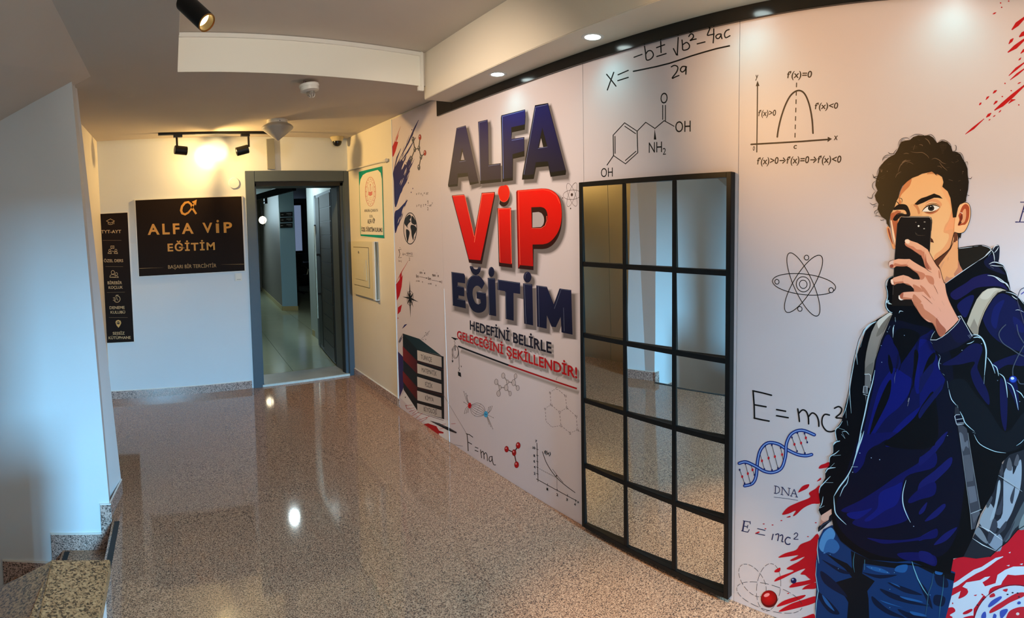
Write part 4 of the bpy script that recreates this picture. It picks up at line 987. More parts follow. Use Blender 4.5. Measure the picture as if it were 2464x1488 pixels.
for a, b in ((0, 1), (1, 2), (2, 3), (3, 4), (4, 5), (5, 6), (6, 1), (5, 7), (7, 8), (8, 9), (9, 10), (4, 10), (10, 11), (11, 12), (12, 13), (13, 3), (12, 14), (0, 15)): dashed(A, hn[a], hn[b], 2.2, (44, 38, 38))
for i, s_ in ((1, 'C'), (2, 'N'), (3, 'S'), (4, 'O'), (5, 'N'), (7, 'o'), (10, 'O'), (11, 'S'), (12, 'N'), (13, 'N'), (6, 's')):
    x, y = hn[i]; A.dot(x, y, 9, 12, BG, lay=2); A.text(s_, (x-6, y+8), (x+7, y+11), (x-6, y-9), (40, 34, 34), lay=3)
A.build('printed_hexagons', B2)
A = Art(WALL_R, AB, (930, 620, 3.1)); A.stroke('478,1100 605,1312', 1.6, INK, caps=False).stroke('480,1390 578,1406', 1.8, INK, caps=False); A.build('printed_line', B2)

# ---------------- books panel
C6 = (930, 240, 3.2353); C7 = (930, 620, 3.1); BLU = (26, 24, 92); RR = (176, 18, 30)
def streaks(A, n, x0, x1, y0, y1, dx, dy, w, col, seed, lay=2):
    r = random.Random(seed)
    for i in range(n):
        t = r.random(); x = x0+(x1-x0)*t+r.uniform(-6, 6); y = y0+(y1-y0)*t+r.uniform(-8, 8); k = r.uniform(.5, 1)
        A.stroke([(x, y), (x+dx*k*.5, y+dy*k*.5+r.uniform(-2, 2)), (x+dx*k, y+dy*k)], w*r.uniform(.5, 1.2), col, lay=lay, taper=True)
A = Art(WALL_R, AB, C6)
A.poly('100,478 122,462 150,500 188,545 168,630 135,690 112,745 74,838 64,640 60,560', BLU, smooth=True, lay=1)
A.stroke('258,158 222,232 180,330 100,480', 13, BLU, lay=1, taper=True).stroke('232,300 170,410 112,490', 12, BLU, lay=1, taper=True).stroke('120,380 90,450 62,560', 10, BLU, lay=1, taper=True)
streaks(A, 16, 110, 190, 480, 570, 45, -100, 9, BLU, 3); streaks(A, 12, 180, 110, 560, 740, 26, -70, 8, BLU, 4); streaks(A, 6, 130, 200, 400, 300, 20, -60, 4, BLU, 5)
streaks(A, 9, 118, 176, 520, 640, 34, -84, 6, BG, 21, 3); streaks(A, 7, 100, 150, 640, 760, 24, -66, 5, BG, 22, 3); streaks(A, 6, 96, 140, 470, 500, 30, -60, 4, BG, 23, 3)
A.poly('172,780 150,830 122,925 96,985 74,1038 70,885 105,850', BLU, smooth=True, lay=1); streaks(A, 12, 90, 160, 1000, 800, 22, -80, 7, BLU, 6); streaks(A, 8, 86, 140, 980, 860, 20, -60, 5, BG, 24, 3)
for x, y in ((212, 692), (178, 648), (205, 235), (232, 300), (162, 492), (186, 560), (200, 722)): A.dot(x, y, 3, 6, BLU, lay=3, k=8)
A.build('printed_splash', B1)
A = Art(WALL_R, AB, C6)
A.stroke('118,208 86,290 54,372', 4, RR, lay=1, taper=True); A.poly('50,372 72,326 98,330 78,400 62,440 48,452', RR, lay=1); streaks(A, 9, 58, 84, 420, 330, 20, -66, 5, RR, 8)
A.stroke('178,1252 120,1350 80,1425', 5, RR, lay=1, taper=True)
A.T(*C7).poly('78,200 104,165 128,130 120,215 104,285 84,322', RR, lay=1); streaks(A, 12, 84, 112, 260, 140, 26, -70, 6, RR, 9); A.poly('92,372 122,350 112,402 90,424', RR, lay=1); A.dot(92, 452, 3, 5, RR)
A.build('printed_splash', B1)
GB, RBl = (84, 84, 92), (168, 44, 40)
mol(B1, C6, [(215, 310, 11, 22, GB), (268, 293, 11, 23, RBl), (228, 388, 10, 21, GB), (260, 378, 10, 21, GB), (200, 462, 10, 21, GB), (276, 448, 10, 21, GB), (307, 415, 11, 22, RBl), (260, 528, 11, 23, GB)],
    [(0, 2), (2, 3), (3, 1), (2, 4), (3, 5), (5, 6), (5, 7)], (110, 100, 100), (60, 54, 56), 'printed_molecule', lw=1.5, double=False, ball=(200, 190, 190))
A = Art(WALL_R, AB, C6); TX = (66, 50, 44)
A.text('v = v  + at', (238, 744), (334, 738), (238, 722), TX, shear=.25).text('0', (286, 750), (292, 750), (286, 738), TX)
A.text('s = v  t +', (240, 836), (318, 830), (240, 812), TX, shear=.25).text('0', (273, 842), (279, 842), (273, 830), TX)
A.lines('331,786 331,811;331,786 326,792', 3, TX).stroke('322,825 340,823', 2, TX).text('2', (325, 862), (335, 861), (325, 838), TX).text('at', (342, 832), (360, 830), (342, 812), TX, shear=.25).text('2', (361, 812), (368, 812), (361, 800), TX)
A.stroke('122,1165 103,1168 112,1200 102,1232 124,1228', 3, TX).text('n', (109, 1156), (116, 1156), (109, 1148), TX).text('k=1', (103, 1262), (124, 1268), (103, 1246), TX)
A.text('k =', (134, 1212), (156, 1216), (134, 1190), TX, shear=.25).text('n(n+1)', (163, 1204), (210, 1210), (163, 1184), TX, shear=.25).stroke('160,1214 214,1220', 2, TX).text('2', (182, 1252), (192, 1254), (182, 1230), TX)
A.build('printed_formula', B1)
A = Art(WALL_R, AB, C7)
for s_, x, y, w_, h in (('lim', 228, 148, 20, 22), ('x→0', 226, 178, 28, 11), ('sin  x', 254, 118, 44, 18), ('x', 272, 186, 8, 14), ('=', 302, 160, 10, 14), ('lim', 318, 166, 22, 22), ('x→0', 316, 198, 28, 11), ('tan  x', 348, 138, 52, 20), ('x', 372, 212, 9, 14), ('=1', 404, 190, 18, 20)):
    A.text(s_, (x, y), (x+w_, y+w_*.14), (x, y-h), TX, bold=.02, lay=1)
A.stroke('254,142 306,154', 2.4, TX, lay=1).stroke('346,168 408,180', 2.4, TX, lay=1); A.text('-1', (276, 98), (284, 99), (276, 90), TX, lay=1).text('-1', (374, 118), (384, 119), (374, 110), TX, lay=1)
A.build('printed_formula', B1)
A = Art(WALL_R, AB, C6); GK = (26, 24, 24)
A.dot(192, 1003, 53, 125, GK, k=40).dot(192, 1003, 48, 118, BG, k=40)
for q in ('150,935 170,905 190,895 200,915 188,935 196,948 180,965 170,985 175,1000 160,985 148,965', '205,905 225,925 238,960 232,975 212,968 200,950', '160,1010 178,1015 188,1035 182,1070 172,1110 164,1080 160,1045', '200,975 225,980 240,1000 236,1030 222,1055 216,1095 204,1060 200,1020 194,995', '228,1075 234,1065 232,1090'):
    A.poly(q, GK, smooth=True, lay=5)
A.build('printed_globe', B1)
A = Art(WALL_R, AB, C7)
A.ring(183, 303, 23, 54, 3, GK); A.ring(183, 303, 15, 36, 2, GK)
for q in ('180,170 188,300 186,448 176,300', '126,292 184,296 246,331 182,312', '160,246 188,298 208,372 178,310', '210,262 188,310 160,352 178,296'): A.poly(q, GK, lay=4)
A.poly('162,496 142,500 122,532 138,520', BLU, lay=4)
A.stroke('330,546 255,620', 5, GK, lay=4, taper=True); A.stroke('330,546 300,576', 7, GK, lay=5, taper=True)
for x, y in ((300, 560), (292, 585), (308, 578), (280, 612), (300, 610), (316, 570)): A.dot(x, y, 3, 3, GK, lay=6, k=6)
A.build('printed_compass', B1)
# stack of books
A = Art(WALL_R, AB, C7)
A.poly('92,700 130,740 134,970 104,1042', (48, 30, 92), lay=1); A.poly('106,1042 150,995 240,1150 470,1215 470,1385 390,1330', (226, 220, 220), lay=1)
streaks(A, 10, 95, 125, 640, 600, 18, -40, 5, (60, 54, 80), 12)
A.poly('128,566 236,684 240,1146 134,985', (18, 20, 22), lay=2)
for a, b, c_, d in ((662, 760, 870, 772), (845, 925, 1068, 968)): A.poly([(128, a), (237, d), (239, c_), (130, b)], (120, 22, 22), lay=3, col2=(70, 12, 14), axis=0)
A.poly('128,566 252,606 418,732 236,684', (22, 38, 44), lay=4, col2=(36, 56, 62), axis=0).poly('236,684 420,735 418,745 236,696', (10, 14, 18), lay=5)
sp_ = [(690, 766, 742, 818), (790, 862, 848, 912), (888, 964, 944, 1010), (992, 1064, 1046, 1110), (1086, 1150, 1138, 1196)]
ys = [684, 778, 872, 972, 1072, 1150]; ye = [735, 838, 938, 1036, 1132, 1208]
A.poly('236,684 434,738 438,1206 240,1148', (16, 14, 16), lay=4)
for i, (a, b, c_, d) in enumerate(sp_):
    A.poly([(236, a), (418-(i % 2)*4, c_), (420-(i % 2)*4, d), (238, b)], (206, 196, 188), lay=6, col2=(184, 172, 166), axis=0)
    A.stroke([(238, b+4), (434, d+18)], 3, (90, 34, 34) if i % 2 == 0 else (40, 34, 34), lay=6, caps=False)
for s_, i, x0_, x1_ in (('TÜRKÇE', 0, 264, 346), ('MATEMATİK', 1, 270, 382), ('FİZİK', 2, 296, 352), ('KİMYA', 3, 296, 360), ('BİYOLOJİ', 4, 286, 384)):
    a, b, c_, d = sp_[i]; m0 = b-18+(x0_-238)/180*(d-b); m1 = b-18+(x1_-238)/180*(d-b)
    A.text(s_, (x0_, m0), (x1_, m1), (x0_, m0-32), (44, 40, 40), lay=7)
A.build('printed_books', B1)
A = Art(WALL_R, AB+.0003, C7)
A.poly('276,1244 318,1236 380,1258 400,1290 434,1302 432,1312 396,1310 405,1334 370,1318 330,1290', (178, 22, 28), lay=1)
for q in ('150,1100 160,1130', '148,1104 200,1100', '160,1130 215,1120', '175,1150 220,1135', '200,1165 232,1140', '196,1182 250,1150', '225,1200 275,1160', '240,1215 310,1190', '250,1232 312,1200', '300,1200 330,1180', '395,1250 450,1240', '490,1240 524,1238', '400,1280 440,1270'):
    A.stroke(q, 10, (186, 24, 30), lay=1, taper=True)
A.stroke('436,1030 470,1086', 1.8, INK, lay=2).dot(148, 1042, 5, 5, INK, lay=2, k=4)
A.stroke('336,1218 400,1244 470,1278 530,1306', [4, 18, 22, 10], (24, 22, 26), lay=12, caps=False).stroke('360,1226 450,1262', 3, (120, 116, 120), lay=13).stroke('468,1272 522,1298', 5, (70, 66, 70), lay=13).stroke('336,1218 352,1222', 3, (150, 146, 150), lay=14)
A.build('printed_pen', B1)

# ---------------- formula panel
C5 = (1400, 0, 3.3814); HK = (22, 20, 20)
A = Art(WALL_R, AB, C5)
A.lines('212,608 250,655 288,704;270,592 245,660 218,735;305,612 388,576;303,660 388,633;435,470 500,446;618,392 684,368;652,342 655,432;620,464 696,440;948,362 1012,346', 10, HK, lay=1)
A.stroke('430,584 520,566 620,545 720,520 800,494 900,460 1000,430 1100,402 1210,378', 12, HK, lay=1)
A.lines('520,380 528,430 535,488 560,490 585,470 592,445 575,418 548,420 530,445;755,400 768,425 785,452 790,380 794,310;825,330 829,375 832,410 860,410 882,395 884,370 862,350 832,368;880,302 895,282 914,286 916,310 890,335 912,328 940,322;1052,238 1040,265 1032,292 1060,288 1086,282;1083,240 1082,300 1078,354;1142,282 1118,284 1100,300 1108,318 1128,314 1142,290 1143,300 1150,320;1208,246 1184,256 1170,284 1180,312 1215,296;738,548 764,536 790,550 782,588 744,640 775,628 800,618;858,546 828,546 812,572 826,590 850,574 858,546 856,608', 10, HK, lay=1, smooth=True)
A.build('printed_formula', B3)
A = Art(WALL_R, AB, C5)
A.lines('358,1002 460,1070 465,1245 365,1335 268,1268 265,1102 358,1002', 7, HK, lay=1)
A.lines('360,1030 448,1090;280,1112 281,1250;364,1308 450,1234;460,1070 530,998 605,1048 680,985;668,860 668,975;690,860 690,985;680,985 760,1030;268,1268 215,1345', 7, HK, lay=1)
A.poly('603,1052 596,1138 616,1138', HK, lay=1)
A.text('O', (650, 848), (708, 842), (650, 762), HK, lay=1).text('OH', (770, 1080), (895, 1074), (770, 992), HK, lay=1).text('NH', (555, 1246), (662, 1240), (555, 1162), HK, lay=1).text('2', (668, 1262), (694, 1260), (668, 1208), HK, lay=1).text('OH', (166, 1444), (262, 1438), (166, 1372), HK, lay=1)
A.build('printed_molecule', B3)

# ---------------- student panel: graph, atom, formulas, DNA
BR = (66, 52, 42)
A = Art(WALL_R, AB, C5)
A.stroke('1438,680 1435,1000 1432,1240', 9, BR, lay=1).poly('1424,706 1438,660 1454,704', BR, lay=1).stroke('1386,1178 1600,1166 1800,1154 2015,1138', 13, BR, lay=1).poly('2008,1116 2042,1134 2006,1160', BR, lay=1)
A.stroke('1598,1118 1608,1050 1632,950 1668,850 1712,775 1768,741 1818,765 1856,850 1880,970 1888,1088', 13, BR, lay=1, smooth=True)
for k_ in range(7): A.stroke([(1755-k_*2, 680+k_*68), (1754-k_*2, 712+k_*68)], 8, BR, lay=1)
for s_, x, y, w_, h in (("f'(x)=0", 1678, 640, 202, 52), ("f'(x)>0", 1444, 948, 144, 46), ("f'(x)<0", 1902, 892, 190, 48), ("f'(x)>0→f'(x)=0→f'(x)<0", 1434, 1340, 684, 52), ('y', 1420, 645, 24, 44), ('x', 2056, 1142, 34, 50), ('0', 1400, 1228, 16, 34), ('c', 1730, 1214, 28, 44)):
    A.text(s_, (x, y), (x+w_, y-w_*.02), (x, y-h), BR, bold=.018, shear=.12, lay=2)
A.build('printed_graph', B4)
atom(B4, 1935, 684, .128, .30, .003, col=(30, 28, 28), nring=.028, dots=((1943, 620, .009, 0), (1872, 678, .009, 0), (2002, 698, .009, 0), (1927, 743, .009, 0)), rots=(0, PI/3, -PI/3), r0=-.04)
C11 = (1760, 880, 2.4477)
A = Art(WALL_R, AB, C11)
A.lines('132,146 188,158 242,172;134,150 140,230 142,308;142,228 210,240;140,306 185,316 228,324;272,256 325,266;272,292 340,304', 9, HK, lay=1)
A.lines('396,252 402,290 406,326;402,278 424,258 446,268 458,300 460,340;458,300 480,276 504,288 518,320 520,354;582,288 556,284 540,306 540,345 562,378 588,386 612,380;612,248 636,238 654,252 646,278 620,302 650,306 682,312', 9, HK, lay=1, smooth=True)
A.build('printed_formula', B4)
def dna():
    A = Art(WALL_R, AB, C11); B_ = (34, 64, 150)
    sa = P('52,572 92,564 150,590 200,618 250,625 300,600 324,530 330,455 360,398 420,377 494,404'); sb = P('84,704 130,690 152,645 160,560 178,492 220,452 280,458 332,490 390,518 440,527 478,520')
    for x0_, y0_, x1_, y1_ in ((55, 610, 84, 690), (88, 574, 118, 690), (120, 580, 142, 640), (172, 508, 200, 606), (205, 470, 245, 612), (244, 464, 280, 600), (296, 480, 312, 560), (362, 420, 392, 500), (394, 392, 438, 512), (436, 396, 452, 448)):
        A.stroke([(x0_, y0_), (x1_, y1_)], 3.5, (80, 80, 90), lay=1); A.dot((x0_+x1_)/2, (y0_+y1_)/2, 6, 9, (196, 24, 40), lay=3, k=10); A.dot(x0_, y0_, 5, 7, (24, 34, 90), lay=3, k=8); A.dot(x1_, y1_, 5, 7, (24, 34, 90), lay=3, k=8)
    for q in (sb, sa):
        A.stroke(q, 20, (16, 26, 84), smooth=True); A.stroke(q, 15, B_, smooth=True); A.stroke(q, 5, (150, 180, 230), smooth=True)
    A.build('printed_dna', B4)
dna()
A = Art(WALL_R, AB, C11); DB = (44, 46, 84)
A.stroke('256,770 326,778 396,789', 2.4, DB, lay=1)
A.lines('266,706 264,749;258,704 272,706;256,747 272,750', 4.6, DB, lay=1, caps=False).stroke('268,706 284,712 290,728 284,744 266,750', 4, DB, lay=1, smooth=True, caps=False)
A.lines('306,712 303,755;298,711 310,713;296,754 311,757;346,718 343,762;338,716 354,720', 4, DB, lay=1, caps=False).stroke('306,712 343,762', 5, DB, lay=1, caps=False)
A.lines('375,724 357,764;350,762 364,766;361,748 384,752;382,768 397,771', 4, DB, lay=1, caps=False).stroke('375,724 391,768', 5, DB, lay=1, caps=False)
A.lines('82,912 72,970', 9, DB, lay=1, caps=False).lines('74,909 118,918;116,912 117,930;64,968 104,977;112,960 102,978;78,940 100,945;103,934 99,954', 4.6, DB, lay=1, caps=False)
A.lines('158,955 206,966;150,984 204,995', 5, DB, lay=1, caps=False)
A.lines('252,986 244,1022;264,992 280,986 284,996 278,1028;290,998 304,992 308,1004 302,1032;302,1032 312,1032', 6.5, DB, lay=1, caps=False, smooth=True).stroke('354,1012 336,1006 322,1024 328,1044 344,1048 352,1042', 7, DB, lay=1, caps=False, smooth=True)
A.stroke('374,990 386,980 396,988 390,1002 374,1016 400,1018', 5, DB, lay=1, caps=False, smooth=True)
A.build('printed_formula', B4)
A = Art(WALL_R, AB, C11); RD = (196, 14, 30)
for q in ('520,602 528,584 552,574 582,564 580,590 548,600', '398,742 424,706 462,694 455,716 422,734', '304,872 338,830 400,800 468,772 462,746 498,722 527,705 532,800 480,810 430,834 386,874 368,880 384,850 340,868', '508,678 530,656 532,668',
          '282,1126 322,1100 386,1080 412,1048 470,1024 520,996 512,1250 470,1252 440,1228 412,1222 440,1190 380,1212 300,1252 258,1266 282,1240 372,1204 330,1192 360,1170 402,1148 436,1120 372,1144 352,1140 400,1112 350,1118',
          '262,1200 292,1184 290,1208 262,1212', '350,1302 372,1276 440,1262 504,1246 500,1268 440,1286', '422,1312 450,1288 502,1272 502,1306 450,1310', '272,1414 320,1376 436,1344 420,1366 330,1400', '284,1444 350,1400 430,1372 502,1352 500,1388 400,1420', '408,1488 450,1468 492,1456 490,1500', '328,890 350,880 352,888'):
    A.poly(q, RD, smooth=True, lay=1)
for x, y in ((196, 928), (248, 934), (300, 908), (206, 956), (456, 1002), (502, 920), (340, 1336)): A.dot(x, y, 6, 3, RD, lay=1, k=8)
A.stroke('150,984 168,976', 8, RD, lay=1)
A.build('printed_splash', B4)
A = Art(WALL_R, AB+.0002, C11)
A.ring(130, 1260, 110, 60, 2.4, (50, 44, 50), rot=.95, k=60, dash=3).ring(225, 1300, 70, 140, 2.4, (50, 44, 50), rot=.12, k=60, dash=3).ring(230, 1360, 200, 74, 2.4, (50, 44, 50), rot=.30, k=70, dash=3)
A.dot(228, 1368, 49, 51, (96, 8, 10), k=28).dot(226, 1362, 44, 44, (206, 14, 16), k=28, col2=(150, 8, 10)).dot(214, 1345, 18, 10, (250, 150, 150), rot=-.4).dot(372, 1260, 17, 17, (24, 28, 76)).dot(367, 1254, 6, 5, (160, 170, 210))
A.build('printed_atom', B4)
# red streaks at the top right
C10 = (2000, 0, 2.48)
A = Art(WALL_R, AB, C10)
for q, w_ in (('1078,184 1110,150 1175,92', 26), ('1054,318 1100,285 1180,218', 24), ('1060,268 1075,248 1088,234', 18), ('1122,226 1145,208 1180,180', 26), ('1060,457 1105,415 1175,362', 15), ('1068,482 1110,448 1175,398', 13), ('975,662 1020,630 1080,578 1175,495', 24), ('926,704 942,690 956,678', 17), ('802,804 850,768 914,712', 14),
              ('1130,325 1150,305 1175,295', 16), ('1058,622 1080,602 1100,598', 14), ('970,628 985,612 994,606', 14), ('884,632 892,622 898,616', 12), ('924,600 934,586 944,578', 12), ('966,562 978,550 990,542', 14), ('964,90 975,86 986,80', 9), ('1112,505 1122,500 1134,494', 8), ('1000,676 1008,668 1016,660', 8), ('966,702 974,696 982,690', 7), ('940,722 946,718 952,714', 7), ('1118,365 1126,358 1134,348', 10)):
    A.stroke(q, w_, (186, 16, 18), lay=1, taper=True)
for x, y in ((1060, 13), (1018, 50), (1012, 24), (1038, 502), (1075, 545), (1120, 630), (1022, 580)): A.dot(x, y, 5, 4, (186, 16, 18), lay=1, k=8)
A.build('printed_splash', B4)
A = Art(WALL_R, AB, (2000, 0, 2.48)); A.stroke('1160,1205 1125,1325 1102,1326', 7, (40, 34, 92)).stroke('1130,1208 1230,1208', 5, (40, 34, 92)).stroke('1110,1326 1230,1326', 5, (40, 34, 92)).stroke('1140,1265 1200,1265', 4, (40, 34, 92)); A.build('printed_formula', B4)

# ---------------- gridded mirror
mx0, mx1, mz0, mz1 = (S(1402, 436)+S(1420, 1278))/2, (S(1775, 417)+S(1762, 1438))/2, .022, 1.742
mir = thing('grid_mirror', 'tall black framed mirror divided into three by five panes standing against the mural', 'mirror', WALL_R.pos((mx0+mx1)/2, 0, .02))
bwf = .022
def bar_(a0, a1, b0, b1, name='frame_bar', o1=.042): MB().onplane(WALL_R, a0, a1, b0, b1, .010, o1).build(name, BLACK, mir, bevel=.0015)
bar_(mx0, mx0+bwf, mz0, mz1); bar_(mx1-bwf, mx1, mz0, mz1); bar_(mx0+bwf, mx1-bwf, mz1-bwf, mz1); bar_(mx0+bwf, mx1-bwf, mz0, mz0+bwf)
cxs = [mx0, mx0+(mx1-mx0)*.345, mx0+(mx1-mx0)*.675, mx1]
czs = [mz1]+[WALL_R.st(u, v)[1] for u, v in ((1575, 645), (1580, 835), (1583, 1010), (1586, 1185))]+[mz0]
for c in cxs[1:3]: bar_(c-.011, c+.011, mz0+bwf, mz1-bwf, 'upright_bar', .040)
for c in czs[1:5]: bar_(mx0+bwf, mx1-bwf, c-.011, c+.011, 'cross_bar', .039)
MIRM = mat('mirror_glass', (236, 240, 236), .008, 1.0)
TY, TZ = float(MT[0]) if 'MT' in globals() else .0, 0
for i in range(3):
    for j in range(5):
        a0, a1 = cxs[i]+(.016 if i == 0 else .006), cxs[i+1]-(.016 if i == 2 else .006); b1, b0 = czs[j]-.012, czs[j+1]+.012
        c = WALL_R.pos((a0+a1)/2, (b0+b1)/2, .024); hw, hh = (a1-a0)/2, (b1-b0)/2
        nn = (WN+Vector((0, -.057, -.0165))).normalized(); ea = Vector((nn.y, -nn.x, 0)).normalized(); eb = ea.cross(nn)
        if eb.z < 0: eb = -eb
        MB().hexa([c-ea*hw-eb*hh, c+ea*hw-eb*hh, c+ea*hw-eb*hh+nn*.003, c-ea*hw-eb*hh+nn*.003, c-ea*hw+eb*hh, c+ea*hw+eb*hh, c+ea*hw+eb*hh+nn*.003, c-ea*hw+eb*hh+nn*.003]).build('mirror_pane', MIRM, mir)
        MB().onplane(WALL_R, a0-.002, a1+.002, b0-.002, b1+.002, .0095, .0125).build('pane_backing', EDGE, mir)
# ============================================================ PRINTED STUDENT
TH_, TP, TN, TS, TLf, TRt, TB_, TBR = (2070, 310, 4.96), (2120, 480, 7.44), (2120, 600, 5.952), (2264, 560, 4.96), (2000, 720, 4.252), (2214, 780, 4.252), (1950, 1040, 3.32), (2214, 1040, 3.32)
F0 = AB+.0002
K0 = (2, 3, 11); K1 = (12, 12, 40); BL = (10, 16, 104); BL2 = (14, 20, 84); RIM = (188, 216, 230)
# red ground to the right of the legs
A = Art(WALL_R, F0, TBR)
A.poly('262,1010 350,978 450,996 560,985 640,915 700,866 780,765 840,730 1000,700 1000,1600 120,1600 210,1220 245,1120', (204, 22, 42), lay=1)
WT = (214, 214, 228)
A.stroke('200,1250 300,1200 370,1150 440,1105 500,1080 560,1040 610,1005 664,985', [34, 34, 32, 36, 30, 28, 22, 6], WT, lay=2, caps=False)
A.poly('175,1350 250,1300 330,1256 385,1245 340,1225 372,1190 480,1172 520,1148 562,1142 540,1165 500,1190 520,1222 604,1196 620,1130 680,1090 745,1064 900,1060 900,1122 760,1134 700,1128 660,1180 648,1208 560,1240 545,1320 510,1290 430,1400 422,1600 130,1600 150,1440', WT, lay=2, smooth=False)
for q in ('332,1250 372,1244 386,1268 360,1300 310,1320 318,1290', '148,1450 200,1404 262,1388 284,1420 240,1450 262,1470 190,1500', '352,1426 410,1400 418,1416 380,1440 346,1444', '350,1470 430,1455 425,1500 340,1500', '560,1242 640,1212 662,1230 600,1290 552,1322', '180,1385 215,1362 232,1364 200,1384', '262,1348 268,1360 258,1362', '490,1280 508,1286 500,1296', '430,1292 456,1288 446,1298'):
    A.poly(q, (204, 22, 42), lay=3, smooth=True)
A.poly('690,1056 716,1050 712,1062', WT, lay=3).poly('706,954 724,946 720,958', WT, lay=3).poly('795,1045 822,1038 815,1052', WT, lay=3)
A.ring(760, 1550, 335, 340, 4, (40, 38, 60), lay=9, k=60, a0=PI, a1=1.75*PI)
A.poly([(760+330*math.cos(PI+i*PI/24), 1550+335*math.sin(PI+i*PI/24)) for i in range(25)], (206, 208, 224), lay=4)
for q in ('545,1375 575,1335 640,1300 652,1316 600,1362 556,1388', '505,1430 525,1425 528,1470 500,1488 490,1460', '590,1440 612,1452 600,1488 580,1488', '640,1420 690,1400 700,1420 650,1480', '776,1352 790,1340 806,1348 800,1362 782,1364'):
    A.poly(q, (64, 80, 170), lay=7, smooth=True)
for q in ('570,1400 660,1340 760,1280 830,1270 830,1300 720,1350 640,1400 560,1436', '700,1440 760,1395 840,1385 900,1420 900,1560 690,1560', '560,1290 590,1275 600,1300 560,1310', '660,1250 700,1240 690,1265'):
    A.poly(q, (204, 34, 50), lay=6, smooth=True)
for x, y in ((700, 1285), (740, 1272), (780, 1275), (505, 1325), (460, 1370), (790, 1305)): A.dot(x, y, 9, 6, (40, 38, 60), lay=8, k=7)
A.dot(780, 1440, 14, 12, (230, 200, 200), lay=8, k=8)
A.build('printed_splash', B4)

# jeans
A = Art(WALL_R, F0+0.00025, TB_)
JB = (16, 50, 100)
A.poly('50,1490 44,1400 54,1250 48,1050 64,930 70,850 110,770 180,735 260,780 400,900 700,980 1000,1060 1085,1080 1160,1110 1130,1300 1080,1490 1070,1600 50,1600', JB, lay=1)
A.poly('75,900 110,800 170,755 205,800 190,850 150,900 110,950', (84, 140, 196), lay=2, smooth=True).poly('110,960 140,860 200,850 240,910 200,960 150,950', (50, 100, 160), lay=2, smooth=True)
for q in ('330,940 480,1010 1000,1080 1160,1120 1150,1180 980,1120 820,1040 700,1080 560,1060 430,1040 420,1120 520,1180 460,1260 470,1320 480,1600 290,1600 310,1350 250,1250 180,1200 240,1180 340,1150 280,1080 200,1020 130,960 210,1000 300,1040 340,1080', ):
    A.poly(q, (9, 12, 22), lay=3)
for q in ('90,1100 200,1180 300,1300 260,1290 120,1200', '60,1260 160,1340 240,1440 160,1430 80,1330', '560,1240 700,1290 860,1350 960,1380 800,1360 640,1310', '620,1190 760,1230 900,1290 760,1270', '500,1300 620,1400 760,1470 640,1450 520,1370', '870,1180 940,1260 980,1400 930,1330', '700,1400 840,1450 960,1480 800,1480', '420,1110 540,1130 700,1130 560,1160', '100,1010 200,1060 330,1120 240,1110', '1000,1130 1090,1160 1100,1230 1020,1210', '1000,1290 1080,1310 1060,1380 990,1360'):
    A.poly(q, (11, 22, 50), lay=4, smooth=True)
for q in ('450,1060 560,1075 640,1120 520,1100', '700,1060 780,1050 760,1110 680,1100', '640,1190 700,1210 720,1230', '560,1330 680,1370 740,1390 620,1360', '1010,1090 1060,1100 1050,1130 1000,1120', '720,1300 860,1330 900,1350 780,1330', '100,1290 140,1330 200,1420 130,1360', '800,1420 900,1440 930,1460 830,1450'):
    A.poly(q, (34, 88, 150), lay=5, smooth=True)
A.stroke('812,1010 832,1080 862,1160 905,1240 942,1294', 8, (120, 180, 200), lay=8, taper=True).stroke('988,1110 975,1200 946,1280 938,1360 920,1470', 7, (50, 90, 110), lay=8, taper=True).stroke('364,938 350,1010 350,1060 360,1112', 6, (70, 120, 140), lay=8, taper=True).stroke('440,1010 438,1090', 4, (70, 120, 140), lay=8)
A.stroke('1070,1130 1062,1250 1040,1380 1030,1490', 5, (60, 120, 140), lay=8, taper=True)
A.stroke('70,850 62,930 70,1000 76,1040', 7, (170, 200, 210), lay=8, taper=True).stroke('60,1010 50,1130 70,1260 56,1350 46,1490', 6, (150, 200, 220), lay=8, taper=True)
for x, y in ((120, 955), (165, 968), (230, 1082), (495, 1075), (560, 1090), (620, 1110), (676, 1112), (640, 1245), (640, 1390), (960, 1290)): A.dot(x, y, 4, 3, (120, 170, 200), lay=9, k=5)
# hand in the pocket
A.poly('70,790 68,755 88,730 96,650 175,590 200,650 176,700 150,720 110,760', (20, 22, 34), lay=6).poly('84,742 92,670 104,640 172,600 184,640 158,664 152,694 110,718', (232, 176, 156), lay=7).poly('84,742 92,690 110,706 150,690 110,718', (200, 136, 118), lay=8)
A.stroke('76,780 100,735 150,706 186,702', 7, (60, 70, 90), lay=9, taper=True)
A.build('printed_jeans', B4)

# backpack
A = Art(WALL_R, F0+0.00065, TBR)
A.poly('345,985 420,840 470,740 540,560 600,420 640,300 690,180 760,130 1000,60 1000,720 840,735 780,775 700,870 640,918 560,985 450,1000', (34, 36, 46), lay=1)
for q, c_ in (('478,722 530,590 562,560 600,640 570,760 660,850 600,820', (150, 156, 168)), ('440,780 470,750 520,820 540,880 500,860 440,800', (124, 128, 138)), ('560,690 600,560 622,400 640,380 642,450 620,560 590,670', (164, 172, 184)), ('660,640 672,320 735,260 745,330 800,210 812,300 800,440 760,560 720,660 650,760 600,720', (156, 164, 180)),
              ('540,860 620,800 660,850 640,940 580,915', (138, 146, 164)), ('690,280 712,195 735,250 730,300', (96, 94, 102)), ('750,250 775,170 792,200 780,260', (86, 84, 92)), ('820,560 840,540 900,520 900,640 760,760 710,850 680,860 740,720', (86, 92, 100)), ('830,640 900,610 900,730 790,770', (130, 138, 142)), ('530,520 560,500 580,520 540,600', (70, 72, 82)), ('645,260 660,250 662,330 640,350', (60, 60, 70))):
    A.poly(q, c_, lay=2, smooth=True)
